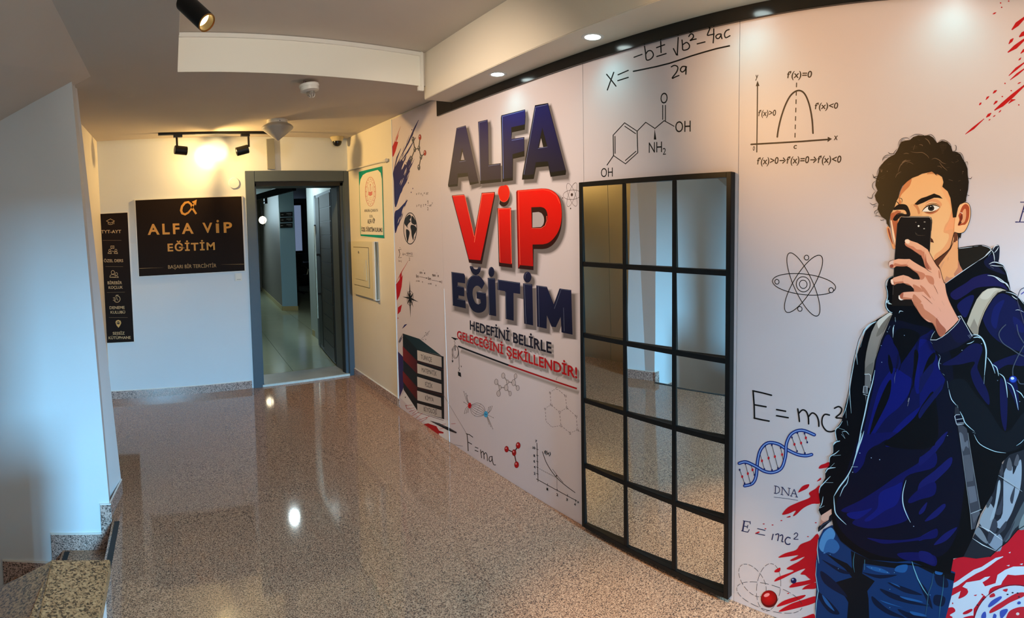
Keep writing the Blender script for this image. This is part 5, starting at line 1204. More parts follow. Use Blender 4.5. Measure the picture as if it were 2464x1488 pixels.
for q in ('600,640 640,560 660,500 650,640', '560,760 590,680 620,740 560,880 540,840', '640,760 690,700 680,760 610,820', '720,520 760,420 740,560', '660,860 720,760 760,700 700,840'): A.poly(q, (60, 62, 74), lay=3, smooth=True)
A.stroke('470,738 560,780 660,856', 7, (220, 226, 232), lay=4, taper=True).stroke('420,838 500,890 620,945', 7, (220, 226, 232), lay=4, taper=True).stroke('620,334 700,380 816,466', 9, (170, 176, 184), lay=4, taper=True).stroke('622,346 700,394 790,450', 4, (10, 10, 12), lay=5, taper=True).stroke('560,985 640,910 700,862 780,772 830,740', 6, (12, 12, 16), lay=4)
A.build('printed_backpack', B4)

# hooded top
A = Art(WALL_R, F0+0.00095, (0, 0, 1))
body = P('2152,663 2141,668 2134,690 2136,715 2133,740 2140,752 2112,768 2085,795 2070,835 2058,870 2050,920 2045,950 2033,985 2027,1012 2012,1033 2015,1058 2007,1070 2007,1088 1998,1097 1998,1118 1988,1130 1988,1148 1975,1172 1973,1190 1976,1208 1972,1227 1978,1238 2003,1222 2004,1248 2008,1269 2025,1299 2055,1323 2095,1344 2161,1349 2191,1346 2250,1370 2288,1379 2295,1341 2319,1337 2340,1294 2360,1235 2392,1180 2412,1110 2430,1092 2464,1080 2530,1050 2530,745 2464,728 2445,707 2432,699 2428,677 2423,653 2413,637 2402,629 2396,608 2384,598 2361,590 2307,597 2250,640 2200,700')
A.poly(body, K0, lay=1)
A.poly('2120,800 2150,770 2200,780 2260,800 2290,860 2300,960 2330,1060 2320,1180 2300,1290 2250,1340 2120,1335 2040,1290 2012,1230 2040,1130 2080,1000', (4, 6, 30), lay=1.5, smooth=True)
A.T(*TLf)   # blue patches on the chest
BQ = ['460,700 480,580 520,480 560,380 600,360 640,420 700,520 760,600 830,500 900,400 980,350 1063,340 1063,800 1000,960 860,1160 720,1290 600,1380 480,1488 310,1488 350,1300 400,1080 440,900']
A.poly(BQ[0], (8, 13, 74), lay=2, smooth=True, col2=(7, 12, 64))
for q in ('600,740 660,700 760,760 830,820 800,960 700,1100 560,1220 420,1420 360,1460 420,1180 500,900', '900,420 1000,420 1063,500 1063,760 960,900 880,960 860,800 880,600', '560,1488 640,1340 800,1180 950,1080 860,1240 700,1400 640,1488'): A.poly(q, (8, 17, 104), lay=3, smooth=True)
for q in ('690,520 720,660 690,740 730,650 900,400 860,320 700,300 640,420', '600,560 640,700 620,760 590,640', '860,520 900,560 870,760 840,920 850,700', '1000,600 1063,540 1063,620 960,760 900,920 940,760', '1063,960 960,1040 860,1200 700,1350 560,1488 1063,1488', '560,900 620,820 600,1000 480,1250 400,1380 460,1150'): A.poly(q, K0, lay=4, smooth=True)
A.stroke('912,350 880,620 845,860 800,1000', 5, (4, 5, 14), lay=7).stroke('895,400 860,640 825,900 790,1020', 4, (4, 5, 14), lay=7).stroke('705,520 695,640 668,740', 4, (4, 5, 14), lay=7).stroke('690,560 680,660 655,760', 3, (4, 5, 14), lay=7)
A.stroke('668,742 656,800 656,856', 7, (90, 96, 130), lay=8, taper=True).stroke('804,1008 796,1040', 12, (120, 116, 130), lay=8).stroke('798,1050 788,1085', 7, (90, 90, 110), lay=8)
A.T(*TRt)
for q in ('0,240 80,160 180,330 200,460 262,560 230,660 110,820 0,980', ): A.poly(q, (8, 15, 92), lay=3)
for q in ('20,520 120,400 140,460 60,600 0,700 0,560', '240,600 180,720 60,880 0,960 0,880 120,720'): A.poly(q, (12, 18, 74), lay=4, smooth=True)
for q in ('230,410 380,320 520,205 610,200 640,260 590,420 610,500 700,700 705,820 620,720 550,600 520,480 560,380 400,410', '820,560 868,600 895,760 885,1040 860,1070 825,900', '740,400 900,330 1063,300 1063,420 900,410 780,470 740,430', '880,580 960,560 1000,640 1010,880 960,760'): A.poly(q, (12, 14, 66), lay=3, smooth=True)
for q in ('260,1120 200,1200 40,1330 0,1360 0,1440 120,1340 240,1200', '320,1360 250,1488 160,1488 260,1400'): A.poly(q, (16, 20, 90), lay=3, smooth=True)
A.poly('300,600 450,560 560,700 700,860 880,1100 1063,900 1063,1200 900,1300 700,1260 600,1180 480,1040 380,860', (10, 15, 26), lay=2, smooth=True)
A.T(*TS)
for q in ('490,940 560,840 660,760 760,735 900,830 992,1000 1100,1200 1100,1300 992,1400 760,1300 600,1150 520,1050'): pass
A.poly('490,960 560,840 660,750 760,725 900,810 992,940 1100,1000 1100,1420 900,1400 700,1300 560,1160', (12, 16, 66), lay=3, smooth=True).poly('600,1060 640,880 760,800 700,960 660,1140', (14, 22, 90), lay=4, smooth=True).poly('860,1000 960,1060 1000,1180 900,1160', (14, 20, 84), lay=4, smooth=True)
A.poly('120,720 300,600 400,530 560,490 660,540 740,600 800,680 700,640 560,640 420,660 300,740 180,800', (24, 20, 74), lay=3, smooth=True).poly('200,860 320,760 400,760 330,960 290,1010 240,960', (16, 20, 78), lay=3, smooth=True).poly('520,330 620,260 640,360 720,440 780,500 700,480 600,440 540,400', (15, 18, 50), lay=3, smooth=True)
A.T(*TB_)
for q in ('400,40 560,0 700,0 600,60 470,140 430,250 370,320 350,270', '250,620 400,540 560,440 700,340 850,250 996,150 996,270 800,330 745,400 740,560 790,680 640,740 470,760 340,720 400,650', '790,530 870,450 996,390 996,490 880,530 800,560', '460,835 600,850 760,850 900,820 1010,760 1010,830 900,850 760,868 600,882 520,862', '700,960 860,950 1000,980 1000,1060 880,1020 760,1010'):
    A.poly(q, (9, 14, 82), lay=3, smooth=True)
for q in ('300,640 420,620 500,600 400,680 330,680', '560,480 680,420 740,400 700,560 600,620 480,700 440,690 540,600'): A.poly(q, (10, 22, 110), lay=4, smooth=True)
A.T(*TBR)
for q in ('0,250 110,100 190,10 222,0 130,150 20,262', '0,400 120,300 248,192 246,262 130,380 0,490', '0,830 120,765 60,830 0,860', '120,880 200,800 300,750 220,850 130,890', '40,700 180,570 205,590 130,670', '0,940 90,960 120,1040 40,1030 0,1000', '0,620 60,550 40,620 0,650'): A.poly(q, (18, 22, 92), lay=3, smooth=True)
# inside of the hood
A.T(*TS).poly('212,190 350,165 490,152 580,180 600,205 520,285 440,340 320,410 262,450 235,380 205,320', (30, 24, 18), lay=6)
A.poly('608,200 640,165 680,145 700,165 702,230 690,340 645,345 630,260', (18, 22, 40), lay=6, smooth=True)
A.build('printed_hoodie', B4)

# straps
A = Art(WALL_R, F0+0.00150, TLf)
SG = (158, 148, 140)
A.poly('350,760 352,640 366,540 388,440 420,330 470,230 540,165 606,126 634,150 600,230 560,320 520,410 488,520 455,620 440,720 420,800 412,860', SG, lay=1, col2=(120, 112, 106))
A.poly('480,225 540,170 606,128 625,150 560,220 500,300', (206, 200, 192), lay=2, smooth=True).poly('500,290 560,210 620,160 590,250 540,330 470,380', (120, 112, 104), lay=2, smooth=True)
A.poly('358,700 400,660 440,640 430,760 352,750', (112, 106, 100), lay=2).poly('355,760 410,765 412,870 400,905 352,880', (116, 112, 112), lay=3)
A.stroke('350,745 352,640 366,540 388,440 420,330 470,230 500,200', 5, (20, 18, 18), lay=4).stroke('630,160 585,270 535,395 495,510 460,630 440,730 420,800', 5, (20, 18, 18), lay=4).stroke('604,190 550,310 505,430 470,560', 3, (60, 54, 50), lay=4)
A.stroke('352,764 395,760 412,775 414,830', 6, (210, 214, 216), lay=5).stroke('342,884 376,888 378,960 336,950 342,884', 5, (190, 194, 200), lay=5).poly('345,890 374,893 374,955 340,948', (90, 90, 96), lay=4).stroke('340,966 378,980', 6, (190, 194, 200), lay=5).stroke('362,985 366,1060', 8, (110, 108, 110), lay=4, taper='end')
A.T(*TS)
A.poly('312,1080 340,1000 370,918 430,790 500,705 560,668 640,655 720,665 790,690 740,690 680,715 620,780 570,860 520,960 480,1060 455,1150 448,1215 400,1210 380,1190', (186, 174, 156), lay=1)
A.poly('470,770 560,790 640,700 700,672 560,672', (204, 194, 178), lay=2, smooth=True).poly('350,1130 400,1020 440,1110 432,1210 385,1195', (150, 138, 124), lay=2)
A.stroke('312,1080 340,1000 370,918 430,790 490,712', 5, (20, 18, 18), lay=3).stroke('452,1210 460,1130 490,1040 530,940 580,850 640,770 700,712 780,692', 9, (16, 14, 16), lay=3).stroke('436,1200 448,1120 475,1030 515,930 565,840 620,762 690,700', 4, (90, 80, 70), lay=3)
A.T(*TRt)
A.poly('360,850 375,830 395,850 412,900 400,915 358,920', (44, 44, 54), lay=1).poly('388,1030 430,1020 480,1060 505,1180 530,1330 552,1488 452,1488 425,1280 402,1120', (66, 66, 76), lay=1)
A.poly('405,1110 440,1120 460,1200 490,1180 500,1260 470,1240 440,1290', (104, 106, 118), lay=2, smooth=True)
A.stroke('410,918 372,920 358,935 376,1010 385,1022 450,1012', 7, (176, 180, 190), lay=3).stroke('378,968 436,960', 7, (176, 180, 190), lay=3).stroke('384,1006 452,998', 5, (176, 180, 190), lay=3)
A.T(*TBR).poly('318,0 385,0 402,120 425,260 450,420 482,600 440,760 410,770 400,640 380,470 352,260', (66, 66, 76), lay=1)
A.poly('345,180 400,170 430,300 425,380 375,390', (88, 88, 98), lay=2).poly('380,430 440,420 460,540 400,560', (104, 104, 116), lay=2).poly('415,645 475,612 480,640 430,720', (90, 90, 100), lay=2)
A.stroke('318,0 352,260 380,470 405,650 415,765', 4, (130, 134, 142), lay=3).stroke('385,0 402,120 428,280 452,420 482,605', 4, (130, 134, 142), lay=3).stroke('410,640 490,608', 6, (170, 176, 184), lay=4)
A.build('printed_strap', B4)

# pale outlines of the top
A = Art(WALL_R, F0+0.00180, TLf)
for q, w_ in (('610,125 500,200 420,240 340,310 290,410 262,520 225,680 190,930 130,1190', 5), ):
    A.stroke(q, w_, (10, 10, 16), lay=1)
for q, w_ in (('470,225 400,262 350,320 330,375', 16), ('330,400 308,490', 7), ('320,380 285,470 270,560 278,665', 7), ('255,560 235,690 205,840 200,960 215,1160', 8), ('190,980 162,1100 128,1190', 6), ('160,1090 162,1210', 7), ('172,1235 180,1285', 7), ('125,1240 95,1290 55,1330 60,1400 75,1450', 8), ('85,1310 150,1332', 9), ('120,1350 160,1345 192,1378', 6), ('120,1350 150,1415', 6), ('28,1488 60,1455 100,1440', 8),
              ('456,720 430,850 390,990 350,1180 315,1330 285,1488', 13), ('345,1340 320,1430 300,1488', 8), ('700,140 715,118 745,125', 6), ('660,180 668,230', 6), ('655,260 640,300 640,360', 6), ('610,270 590,310', 6), ('568,40 575,85 605,125 635,135', 9), ('585,0 600,35 635,52', 8), ('600,10 572,30 566,60', 9)):
    A.stroke(q, w_, RIM, lay=2, taper=True, smooth=True)
A.T(*TN)
for q, w_ in (('190,385 130,410 88,460 82,520 100,600 105,680 82,740 80,800 105,860 170,905', 9), ('100,480 96,520', 8), ('104,700 92,740 120,775 150,782', 9), ('270,910 280,878 322,888', 6), ('215,970 212,1030', 6), ('195,1080 185,1190 180,1260', 6)):
    A.stroke(q, w_, RIM, lay=2, taper=True, smooth=True)
A.stroke('186,378 125,408 78,462 74,530 96,610 96,680 72,740 70,800 98,866 165,912', 5, (10, 10, 14), lay=3, smooth=True)
A.T(*TS)
A.stroke('205,186 350,162 490,148 575,172 610,210', 6, (12, 12, 16), lay=3, smooth=True)
for q, w_ in (('215,190 300,180 380,170', 6), ('400,166 450,160', 5), ('495,155 560,172 595,195 590,225 520,290 440,340', 8), ('600,200 628,240 640,300 642,340', 9), ('620,205 650,160 690,155', 10), ('640,240 672,205 690,170', 9), ('440,342 330,415 200,505 55,610', 8), ('575,375 640,350 730,375 760,400', 12), ('590,385 650,395 740,400', 9), ('590,398 632,425', 5), ('740,400 780,460 800,530 808,585', 9), ('560,508 640,520 720,580 790,610 828,690', 13), ('640,518 700,545 770,600 800,640', 9), ('775,705 850,720 920,760 992,850', 9), ('848,748 880,775 915,795', 9), ('890,922 930,918 992,945', 6), ('520,290 580,225 600,215', 6)):
    A.stroke(q, w_, (206, 214, 222), lay=4, taper=True, smooth=True)
for k_ in range(5): A.stroke([(575+k_*8, 262-k_*8), (570+k_*8, 285-k_*10)], 3, (90, 110, 140), lay=5)
A.T(*TRt)
for q, w_ in (('540,105 600,112 650,165 678,260 672,390 660,520', 14), ('548,135 590,128 620,140', 11), ('660,525 656,605', 10), ('690,335 735,400 770,500', 9), ('740,405 785,440 806,525', 9), ('810,498 860,540 885,640 895,745', 10), ('890,590 940,625 975,720 1006,870', 10), ('985,670 1030,700 1063,750', 9), ('480,198 520,188 552,170', 7), ('195,305 215,330', 6), ('212,335 195,400 205,462', 8), ('200,390 220,402', 6), ('235,500 255,518', 6), ('282,575 292,650', 7), ('298,660 325,760 378,825', 8), ('385,820 392,850', 7), ('412,886 440,940 470,1010 560,1090', 9), ('540,1095 570,1108', 6), ('555,1120 615,1218 760,1290 880,1308', 7), ('985,1235 1030,1205 1063,1170', 5), ('120,160 125,185', 6)):
    A.stroke(q, w_, RIM, lay=2, taper=True, smooth=True)
A.T(*TB_)
for q, w_ in (('430,0 400,90 370,180 345,262', 11), ('415,0 385,110 370,170', 8), ('335,270 385,270', 9), ('345,262 300,350 240,430 195,505', 11), ('315,340 300,400 270,440 243,505', 7), ('195,505 200,580 215,650 295,730', 9), ('770,375 745,470 745,560 770,640 805,712', 8), ('190,100 205,75 245,65', 8), ('190,100 190,155', 6), ('238,138 205,165 165,190 160,235', 7), ('190,182 250,176', 8), ('200,240 165,275', 7), ('210,275 150,285 128,320', 9), ('168,345 120,395 85,435 78,480', 8), ('115,395 190,395', 7), ('110,505 100,560 80,600', 6), ('80,600 120,580', 8), ('76,620 85,645', 7), ('255,10 285,45', 6)):
    A.stroke(q, w_, RIM, lay=2, taper=True, smooth=True)
for tf, pts in ((TLf, ((582, 330), (526, 640), (755, 366), (520, 470))), (TN, ((100, 1178), (780, 1402), (345, 1228), (1030, 1345), (1172, 1205), (1440, 1345), (1168, 1438))), (TRt, ((160, 238), (432, 262), (632, 196), (432, 94), (1020, 785), (285, 1132), (795, 570))), (TB_, ((493, 198), (560, 212), (830, 742), (345, 312), (402, 160)))):
    A.T(*tf)
    for x, y in pts: A.dot(x, y, 5, 4, (150, 170, 200), lay=5, k=6)
A.build('printed_outline', B4)
# cord with blue bead
A = Art(WALL_R, F0+0.00200, TRt)
for q in ('880,0 830,50 808,110 850,190 930,245 1010,300 1063,325', '1063,215 1020,290 980,370 950,450 950,520', '990,0 1010,100 1063,190', '1000,560 1020,600 1063,605'):
    A.stroke(q, 9, (74, 80, 96), lay=1, smooth=True, caps=False)
A.T(*TS).stroke('992,655 950,680 925,740 915,800 940,900 970,1000 992,1080', 9, (70, 66, 84), lay=1, smooth=True).stroke('960,730 992,705', 10, (60, 44, 150), lay=1)
A.T(*TRt).dot(952, 558, 40, 36, (20, 44, 150), lay=2, k=24).dot(952, 562, 28, 24, (40, 80, 190), lay=3, k=18).dot(945, 548, 18, 15, (214, 226, 244), lay=4, k=14)
A.build('printed_cord', B4)

# ---------- head
SK = (244, 188, 132); SK2 = (238, 164, 112); SH = (206, 130, 88); SHD = (120, 62, 40); HR = (38, 28, 20)
A = Art(WALL_R, F0+0.00150, TP)      # neck
A.poly('1300,560 1380,640 1388,1080 1420,1180 1472,1275 1170,1500 1060,1420 1000,1300 940,1090 1150,960', (238, 166, 112), lay=1)
A.poly('1385,1080 1420,1180 1472,1275 1330,1385 1310,1330 1380,1220', (196, 126, 96), lay=2).poly('1180,1370 1230,1400 1330,1385 1170,1500 1130,1470', (206, 138, 104), lay=2).poly('940,1100 1150,960 1240,880 1300,760 1330,640 1300,560 1380,600 1372,720 1330,770 1310,760 1260,880 1190,980 1090,1110 1040,1180 1070,1240 1000,1210', (96, 52, 34), lay=3)
A.poly('1300,600 1375,600 1375,740 1340,740 1320,770', (110, 62, 40), lay=4).poly('1372,600 1450,590 1430,700 1410,680 1400,720 1385,700', HR, lay=5).poly('1200,1050 1222,1020 1205,1110', (214, 150, 110), lay=4).poly('1060,1200 1110,1120 1150,1100 1100,1200 1080,1260', (224, 156, 112), lay=3)
A.stroke('1392,640 1390,900 1396,1080', 9, (24, 18, 14), lay=6)
A.build('printed_neck', B4)
A = Art(WALL_R, F0+0.00175, TH_)     # ears behind, face
A.poly('322,1190 332,1170 352,1170 372,1230 392,1320 420,1400 424,1432 396,1426 372,1352 340,1280', SK2, lay=1, smooth=True).poly('336,1196 352,1190 370,1250 388,1330 400,1380 380,1350 352,1270', (150, 74, 50), lay=2, smooth=True)
face = '470,800 620,590 740,545 850,512 940,540 990,590 1000,690 1050,750 1090,830 1105,950 1118,1060 1150,1040 1142,1160 1128,1236 1108,1310 1092,1380 1070,1432 1012,1485 940,1540 888,1576 700,1560 450,1500 424,1430 400,1300 376,1180 366,1090 372,1020'
A.poly(face, SK, lay=3)
A.poly('1105,960 1118,1060 1140,1060 1142,1160 1128,1236 1105,1320 1070,1430 1010,1484 930,1545 880,1576 900,1500 980,1440 1050,1340 1060,1260 1000,1235 1020,1150 1060,1090', SK2, lay=4, smooth=True)
A.poly('1110,1010 1124,1080 1122,1180 1080,1200 1020,1210 1060,1120', (246, 164, 112), lay=5, smooth=True)
A.poly('470,830 500,720 560,640 620,600 600,680 545,740 500,790 480,840 500,880 470,930', (214, 134, 84), lay=4, smooth=True)
A.poly('600,930 640,900 720,960 745,1040 690,1040 600,1040', (240, 180, 122), lay=4, smooth=True).poly('640,910 690,915 720,1000 700,1020 680,960', (214, 140, 90), lay=5, smooth=True)
A.poly('800,880 860,840 930,850 980,900 960,930 900,890 840,890 780,930', (232, 160, 110), lay=5, smooth=True)
A.poly('366,1020 400,1000 470,1000 500,1040 460,1060 450,1280 424,1420 400,1300 376,1180', (190, 104, 66), lay=5).poly('372,1100 384,1090 400,1180 430,1330 424,1400 396,1290', (255, 214, 176), lay=6).poly('400,1005 450,975 500,990 480,1010 430,1030', (196, 112, 74), lay=6)
A.poly('830,520 860,512 930,540 940,560 880,545 800,545', (206, 140, 92), lay=5, smooth=True).poly('965,700 1000,712 1060,790 1090,850 1102,960 1060,880 1010,800', (244, 178, 124), lay=5, smooth=True)
# eye
A.poly('770,1000 850,1022 930,985 960,930 940,960 900,985 850,1000', (196, 112, 72), lay=6, smooth=True)
A.poly('752,988 790,945 845,918 905,922 952,936 915,968 870,985 800,990', (246, 236, 224), lay=7, smooth=True)
A.dot(852, 950, 38, 34, (52, 44, 38), lay=8, k=20).dot(852, 950, 18, 17, (14, 12, 10), lay=9, k=12).dot(848, 930, 8, 6, (220, 214, 200), lay=10, k=8)
A.stroke('742,990 785,940 845,914 905,914 960,942', 13, (24, 16, 12), lay=11, taper=True, smooth=True).stroke('760,990 850,1000 912,975', 7, (70, 36, 24), lay=11, taper=True, smooth=True).stroke('790,920 850,893 915,900 962,934', 6, (60, 32, 20), lay=11, taper=True, smooth=True).stroke('780,912 850,880 920,888', 7, (255, 226, 176), lay=11, taper=True, smooth=True)
A.poly('655,902 700,855 735,832 800,812 888,776 955,802 990,838 935,826 888,826 830,850 760,885 690,912', (34, 25, 18), lay=12)
A.poly('400,968 460,908 545,906 585,950 602,1042 500,1046 440,1100 400,1085 430,1040 492,1015 560,1020 540,975 480,968', (36, 26, 20), lay=12, smooth=True)
A.stroke('410,1060 460,1015 530,1010', 9, (24, 16, 12), lay=13, taper=True, smooth=True)
A.poly('848,1300 870,1320 886,1360 848,1352', (80, 40, 26), lay=12)
A.stroke('1128,1236 1108,1310 1092,1380 1070,1432 1012,1485 888,1578', 8, (24, 16, 12), lay=13, smooth=True)
# ear
A.poly('1128,1230 1130,1150 1142,1060 1162,960 1195,905 1250,884 1295,900 1316,960 1316,1060 1290,1150 1246,1226 1190,1246 1140,1238', (250, 190, 136), lay=14, smooth=True)
A.poly('1190,1010 1222,930 1262,900 1300,930 1306,1000 1296,1080 1262,1140 1222,1150 1170,1156 1188,1090 1176,1040', (178, 78, 44), lay=15, smooth=True)
A.poly('1210,1060 1230,980 1262,960 1268,1040 1250,1110 1216,1130 1196,1120', (232, 160, 112), lay=16, smooth=True).poly('1196,1050 1222,1020 1226,1070 1204,1110', (120, 46, 28), lay=17, smooth=True).poly('1170,1150 1195,1095 1216,1120 1190,1150', (84, 34, 22), lay=17)
A.stroke('1198,905 1250,882 1298,898 1320,960 1318,1060 1292,1150 1248,1228 1190,1248 1135,1236', 6, (28, 18, 12), lay=18, smooth=True).stroke('1200,1000 1225,1012', 7, (250, 226, 206), lay=18)
A.build('printed_face', B4)
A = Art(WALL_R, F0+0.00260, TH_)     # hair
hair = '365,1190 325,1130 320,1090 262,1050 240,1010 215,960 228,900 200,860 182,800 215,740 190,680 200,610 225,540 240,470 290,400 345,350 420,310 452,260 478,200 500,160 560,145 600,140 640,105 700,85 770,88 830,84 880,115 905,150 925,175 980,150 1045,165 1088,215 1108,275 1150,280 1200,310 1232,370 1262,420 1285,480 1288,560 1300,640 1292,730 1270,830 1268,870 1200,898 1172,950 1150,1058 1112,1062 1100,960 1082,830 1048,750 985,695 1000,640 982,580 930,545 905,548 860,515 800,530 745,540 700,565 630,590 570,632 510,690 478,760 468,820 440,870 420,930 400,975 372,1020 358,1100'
A.poly(hair, (70, 54, 30), lay=1, col2=(32, 24, 16), axis=0)  # browner to the left: glare on the vinyl put into the hair colour
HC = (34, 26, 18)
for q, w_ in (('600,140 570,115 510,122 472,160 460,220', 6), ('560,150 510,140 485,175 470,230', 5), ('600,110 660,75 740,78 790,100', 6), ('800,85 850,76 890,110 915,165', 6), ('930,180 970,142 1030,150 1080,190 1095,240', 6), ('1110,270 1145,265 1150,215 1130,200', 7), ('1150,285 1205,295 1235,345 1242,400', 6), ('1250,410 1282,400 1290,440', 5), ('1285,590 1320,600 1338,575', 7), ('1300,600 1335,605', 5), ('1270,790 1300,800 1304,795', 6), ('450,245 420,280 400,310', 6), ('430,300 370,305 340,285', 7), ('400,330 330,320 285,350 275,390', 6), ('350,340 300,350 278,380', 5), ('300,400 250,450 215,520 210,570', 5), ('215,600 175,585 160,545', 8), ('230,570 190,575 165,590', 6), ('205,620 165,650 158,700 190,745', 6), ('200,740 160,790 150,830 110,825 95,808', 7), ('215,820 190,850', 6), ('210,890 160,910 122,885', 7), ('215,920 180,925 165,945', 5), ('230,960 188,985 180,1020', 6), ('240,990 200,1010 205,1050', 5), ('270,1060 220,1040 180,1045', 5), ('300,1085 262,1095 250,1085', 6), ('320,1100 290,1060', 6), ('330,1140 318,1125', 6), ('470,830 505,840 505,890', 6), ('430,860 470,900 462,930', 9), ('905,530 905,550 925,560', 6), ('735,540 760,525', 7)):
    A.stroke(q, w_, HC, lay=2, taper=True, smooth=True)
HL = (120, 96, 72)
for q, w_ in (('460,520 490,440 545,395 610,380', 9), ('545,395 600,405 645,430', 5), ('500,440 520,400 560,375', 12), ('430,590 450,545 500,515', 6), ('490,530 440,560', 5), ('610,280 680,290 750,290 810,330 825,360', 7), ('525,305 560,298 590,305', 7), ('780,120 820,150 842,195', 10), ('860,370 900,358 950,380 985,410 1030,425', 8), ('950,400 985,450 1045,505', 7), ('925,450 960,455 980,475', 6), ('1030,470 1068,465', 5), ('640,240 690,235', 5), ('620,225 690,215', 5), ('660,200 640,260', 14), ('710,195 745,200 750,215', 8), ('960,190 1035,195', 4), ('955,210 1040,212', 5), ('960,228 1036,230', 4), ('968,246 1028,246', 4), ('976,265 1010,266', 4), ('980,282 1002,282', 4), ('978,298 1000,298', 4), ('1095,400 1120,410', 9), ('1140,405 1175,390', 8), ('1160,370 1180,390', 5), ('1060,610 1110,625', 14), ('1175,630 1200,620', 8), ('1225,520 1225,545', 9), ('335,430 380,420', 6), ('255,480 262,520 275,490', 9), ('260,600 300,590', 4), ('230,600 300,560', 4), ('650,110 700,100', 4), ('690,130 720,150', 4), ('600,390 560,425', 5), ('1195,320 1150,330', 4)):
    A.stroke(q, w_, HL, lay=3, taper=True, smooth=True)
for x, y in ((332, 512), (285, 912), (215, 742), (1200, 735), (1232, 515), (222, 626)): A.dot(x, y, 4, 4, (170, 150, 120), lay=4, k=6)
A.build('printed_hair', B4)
# phone
A = Art(WALL_R, F0+0.00290, TP)
A.poly('372,312 400,304 860,304 900,320 918,360 920,420 905,620 885,900 860,1240 820,1500 700,1900 205,1900 236,1360 262,1000 285,700 305,440 340,370', (28, 22, 20), lay=1, col2=(24, 17, 15))
A.stroke('305,440 285,700 262,1000 240,1360 225,1700', 7, (84, 74, 68), lay=2).stroke('375,320 500,318 850,318 890,335 908,372', 11, (190, 172, 156), lay=2, taper=True, smooth=True).stroke('908,380 905,520 892,700 885,900', 6, (96, 84, 74), lay=2)
A.stroke('905,325 925,380 912,560', 5, (10, 8, 8), lay=3)
A.dot(635, 412, 9, 9, (150, 130, 110), lay=3).dot(684, 478, 16, 16, (244, 240, 232), lay=3).dot(792, 406, 17, 10, (150, 140, 128), lay=3).dot(783, 525, 16, 9, (170, 160, 148), lay=3)
A.stroke('622,580 640,625 690,645 800,645', 6, (96, 82, 68), lay=3, taper=True, smooth=True).stroke('630,600 662,622', 10, (120, 112, 96), lay=3, taper=True)
A.dot(345, 338, 16, 8, (120, 110, 90), lay=3, rot=-.5, k=8)
A.build('printed_phone', B4)
# hand
A = Art(WALL_R, F0+0.00315, TN)
HS1 = (240, 174, 136); HS2 = (206, 126, 94); HS3 = (176, 96, 72)
hand = '352,-112 368,-140 395,-146 436,-122 528,-92 600,-50 680,6 712,62 768,166 812,236 852,286 880,380 904,450 925,500 945,620 985,740 1010,800 1060,890 1120,1000 1050,1080 930,1190 850,1242 800,1130 745,1052 680,1032 600,965 540,880 500,800 465,752 448,712 370,712 330,722 285,722 262,702 262,672 290,640 330,612 400,606 500,600 478,560 440,522 400,510 330,482 240,492 205,510 170,500 150,470 155,435 200,402 270,380 330,366 400,386 470,426 560,432 570,410 530,345 470,302 390,242 300,236 230,240 195,268 145,262 122,228 124,190 150,165 200,152 260,136 350,140 420,138 480,180 560,228 640,272 740,335 690,300 652,270 628,200 612,150 588,88 510,42 450,2 370,-48'
A.poly(hand, HS1, lay=1, col2=(238, 164, 140))
for q in ('368,-48 352,-90 400,-60 470,-40 520,0 580,10 620,50 590,92 510,42 450,2', '588,88 625,30 640,140 680,200 732,290 655,270 612,150', '200,240 206,200 230,200 300,216 370,212 390,242', '384,212 400,228 480,290 560,318 600,330 640,360 620,420 575,432 560,400 530,345 470,302', '205,505 190,450 215,465 320,455 340,480 400,490 440,522 400,510 330,482 240,492', '470,500 560,540 600,580 640,600 500,605 478,560', '285,722 300,690 340,680 460,700 448,712 370,712', '465,752 480,700 520,750 600,780 630,850 700,900 790,970 850,1050 930,1180 850,1242 745,1052 600,965 520,850', '640,370 720,380 762,420 764,500 700,480 665,420', '830,300 850,330 858,410 838,400', '570,510 640,560 720,690 690,680 600,580', '480,640 540,690 590,750 540,770 480,740 460,700'):
    A.poly(q, HS2, lay=2, smooth=True)
for q in ('800,980 860,1060 940,1160 850,1242 800,1100', '205,500 190,470 160,480 170,505', '290,640 330,620 320,700 300,715 275,700', '648,60 660,160 700,270 655,270 640,200'):
    A.poly(q, HS3, lay=3, smooth=True)
A.poly('125,225 135,178 190,158 180,215 150,240', (226, 190, 176), lay=4, smooth=True).poly('140,225 180,215 190,250 150,262', (150, 70, 54), lay=4, smooth=True).poly('262,668 275,655 290,700 330,715 300,728 268,708', (250, 230, 214), lay=4, smooth=True).poly('150,440 175,428 188,470 195,500 165,494', (252, 214, 192), lay=4, smooth=True).poly('352,-112 366,-140 410,-134 420,-90 385,-84', (255, 218, 186), lay=4, smooth=True)
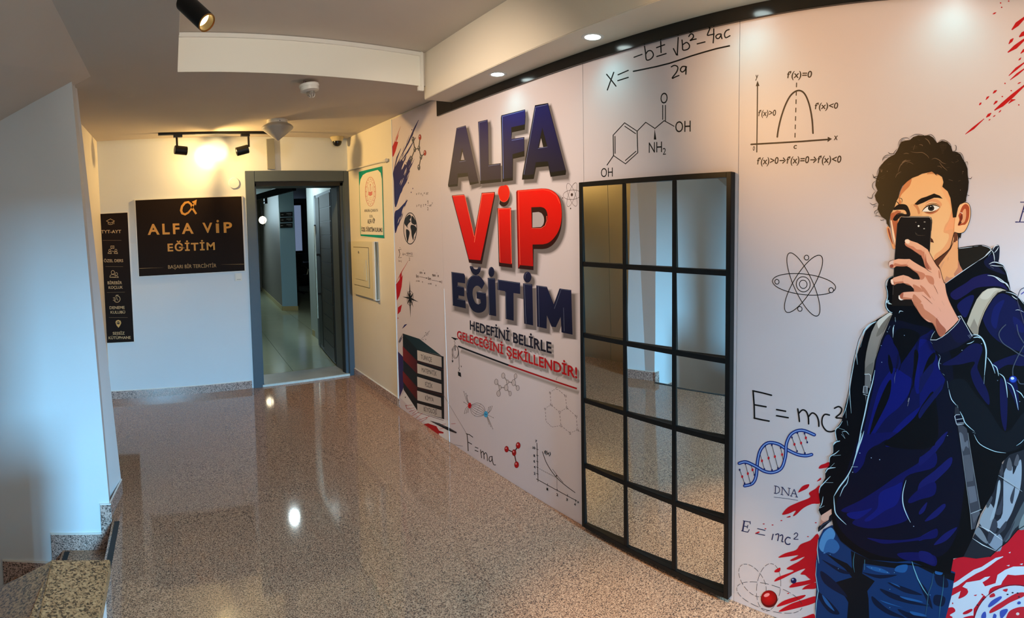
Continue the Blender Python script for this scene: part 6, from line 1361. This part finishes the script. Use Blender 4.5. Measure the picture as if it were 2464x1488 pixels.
for q, w_ in (('680,0 712,62 768,166 812,236 856,290 882,390 925,500', 8), ('925,500 945,620 985,740 1060,890 1120,1000', 4), ('370,-50 450,0 510,42 590,90', 4), ('612,150 650,270 740,335', 4), ('145,265 200,262 240,242 380,242 470,302 540,350 572,425', 5), ('122,228 124,188 150,164 210,150', 6), ('205,510 240,492 330,482 440,524 500,600', 4), ('262,680 290,640 340,610 500,600', 4), ('285,724 370,714 460,722', 5), ('465,752 500,800 540,880 600,965 680,1032 745,1052 800,1130 850,1242', 6), ('755,500 790,560 825,640', 6), ('595,650 660,700 745,780', 6), ('730,665 775,735', 4), ('880,738 912,800', 4), ('832,826 868,888', 4), ('375,210 420,150', 4), ('320,450 330,380', 4), ('600,20 640,10', 4), ('800,980 830,970', 4), ('490,755 540,770', 4)):
    A.stroke(q, w_, (110, 56, 40), lay=6, taper=True, smooth=True)
A.stroke('680,0 712,62 768,166 812,236 856,290 882,390 912,480', 6, (18, 12, 10), lay=7, smooth=True)
A.build('printed_hand', B4)
# cuff over the wrist
A = Art(WALL_R, F0+0.00350, TN)
A.poly('715,1288 740,1290 800,1288 870,1258 940,1210 1040,1118 1110,1040 1135,985 1112,955 1150,950 1190,1040 1310,1235 1290,1280 1100,1400 860,1488 760,1420', (12, 13, 40), lay=1)
A.poly('1000,1160 1080,1090 1130,1000 1200,1080 1290,1250 1150,1330 1060,1300', (14, 14, 52), lay=2, smooth=True)
A.poly('720,1288 742,1215 790,1165 830,1230 855,1245 800,1285', (10, 10, 16), lay=2)
A.stroke('782,1162 745,1215 718,1285', 8, (170, 190, 196), lay=3, taper=True).stroke('716,1290 800,1290 880,1250 960,1192 1050,1108 1112,1040 1140,985 1110,955 1152,950 1168,985 1240,1110 1310,1238', 9, (196, 200, 204), lay=4)
for k_ in range(4): A.stroke([(1250+k_*16, 1225-k_*8), (1285+k_*12, 1268-k_*12)], 4, (130, 140, 170), lay=4)
A.stroke('1255,1345 1300,1330 1340,1300', 7, RIM, lay=4, taper=True).stroke('715,1310 745,1345', 5, RIM, lay=4, taper=True)
A.build('printed_cuff', B4)
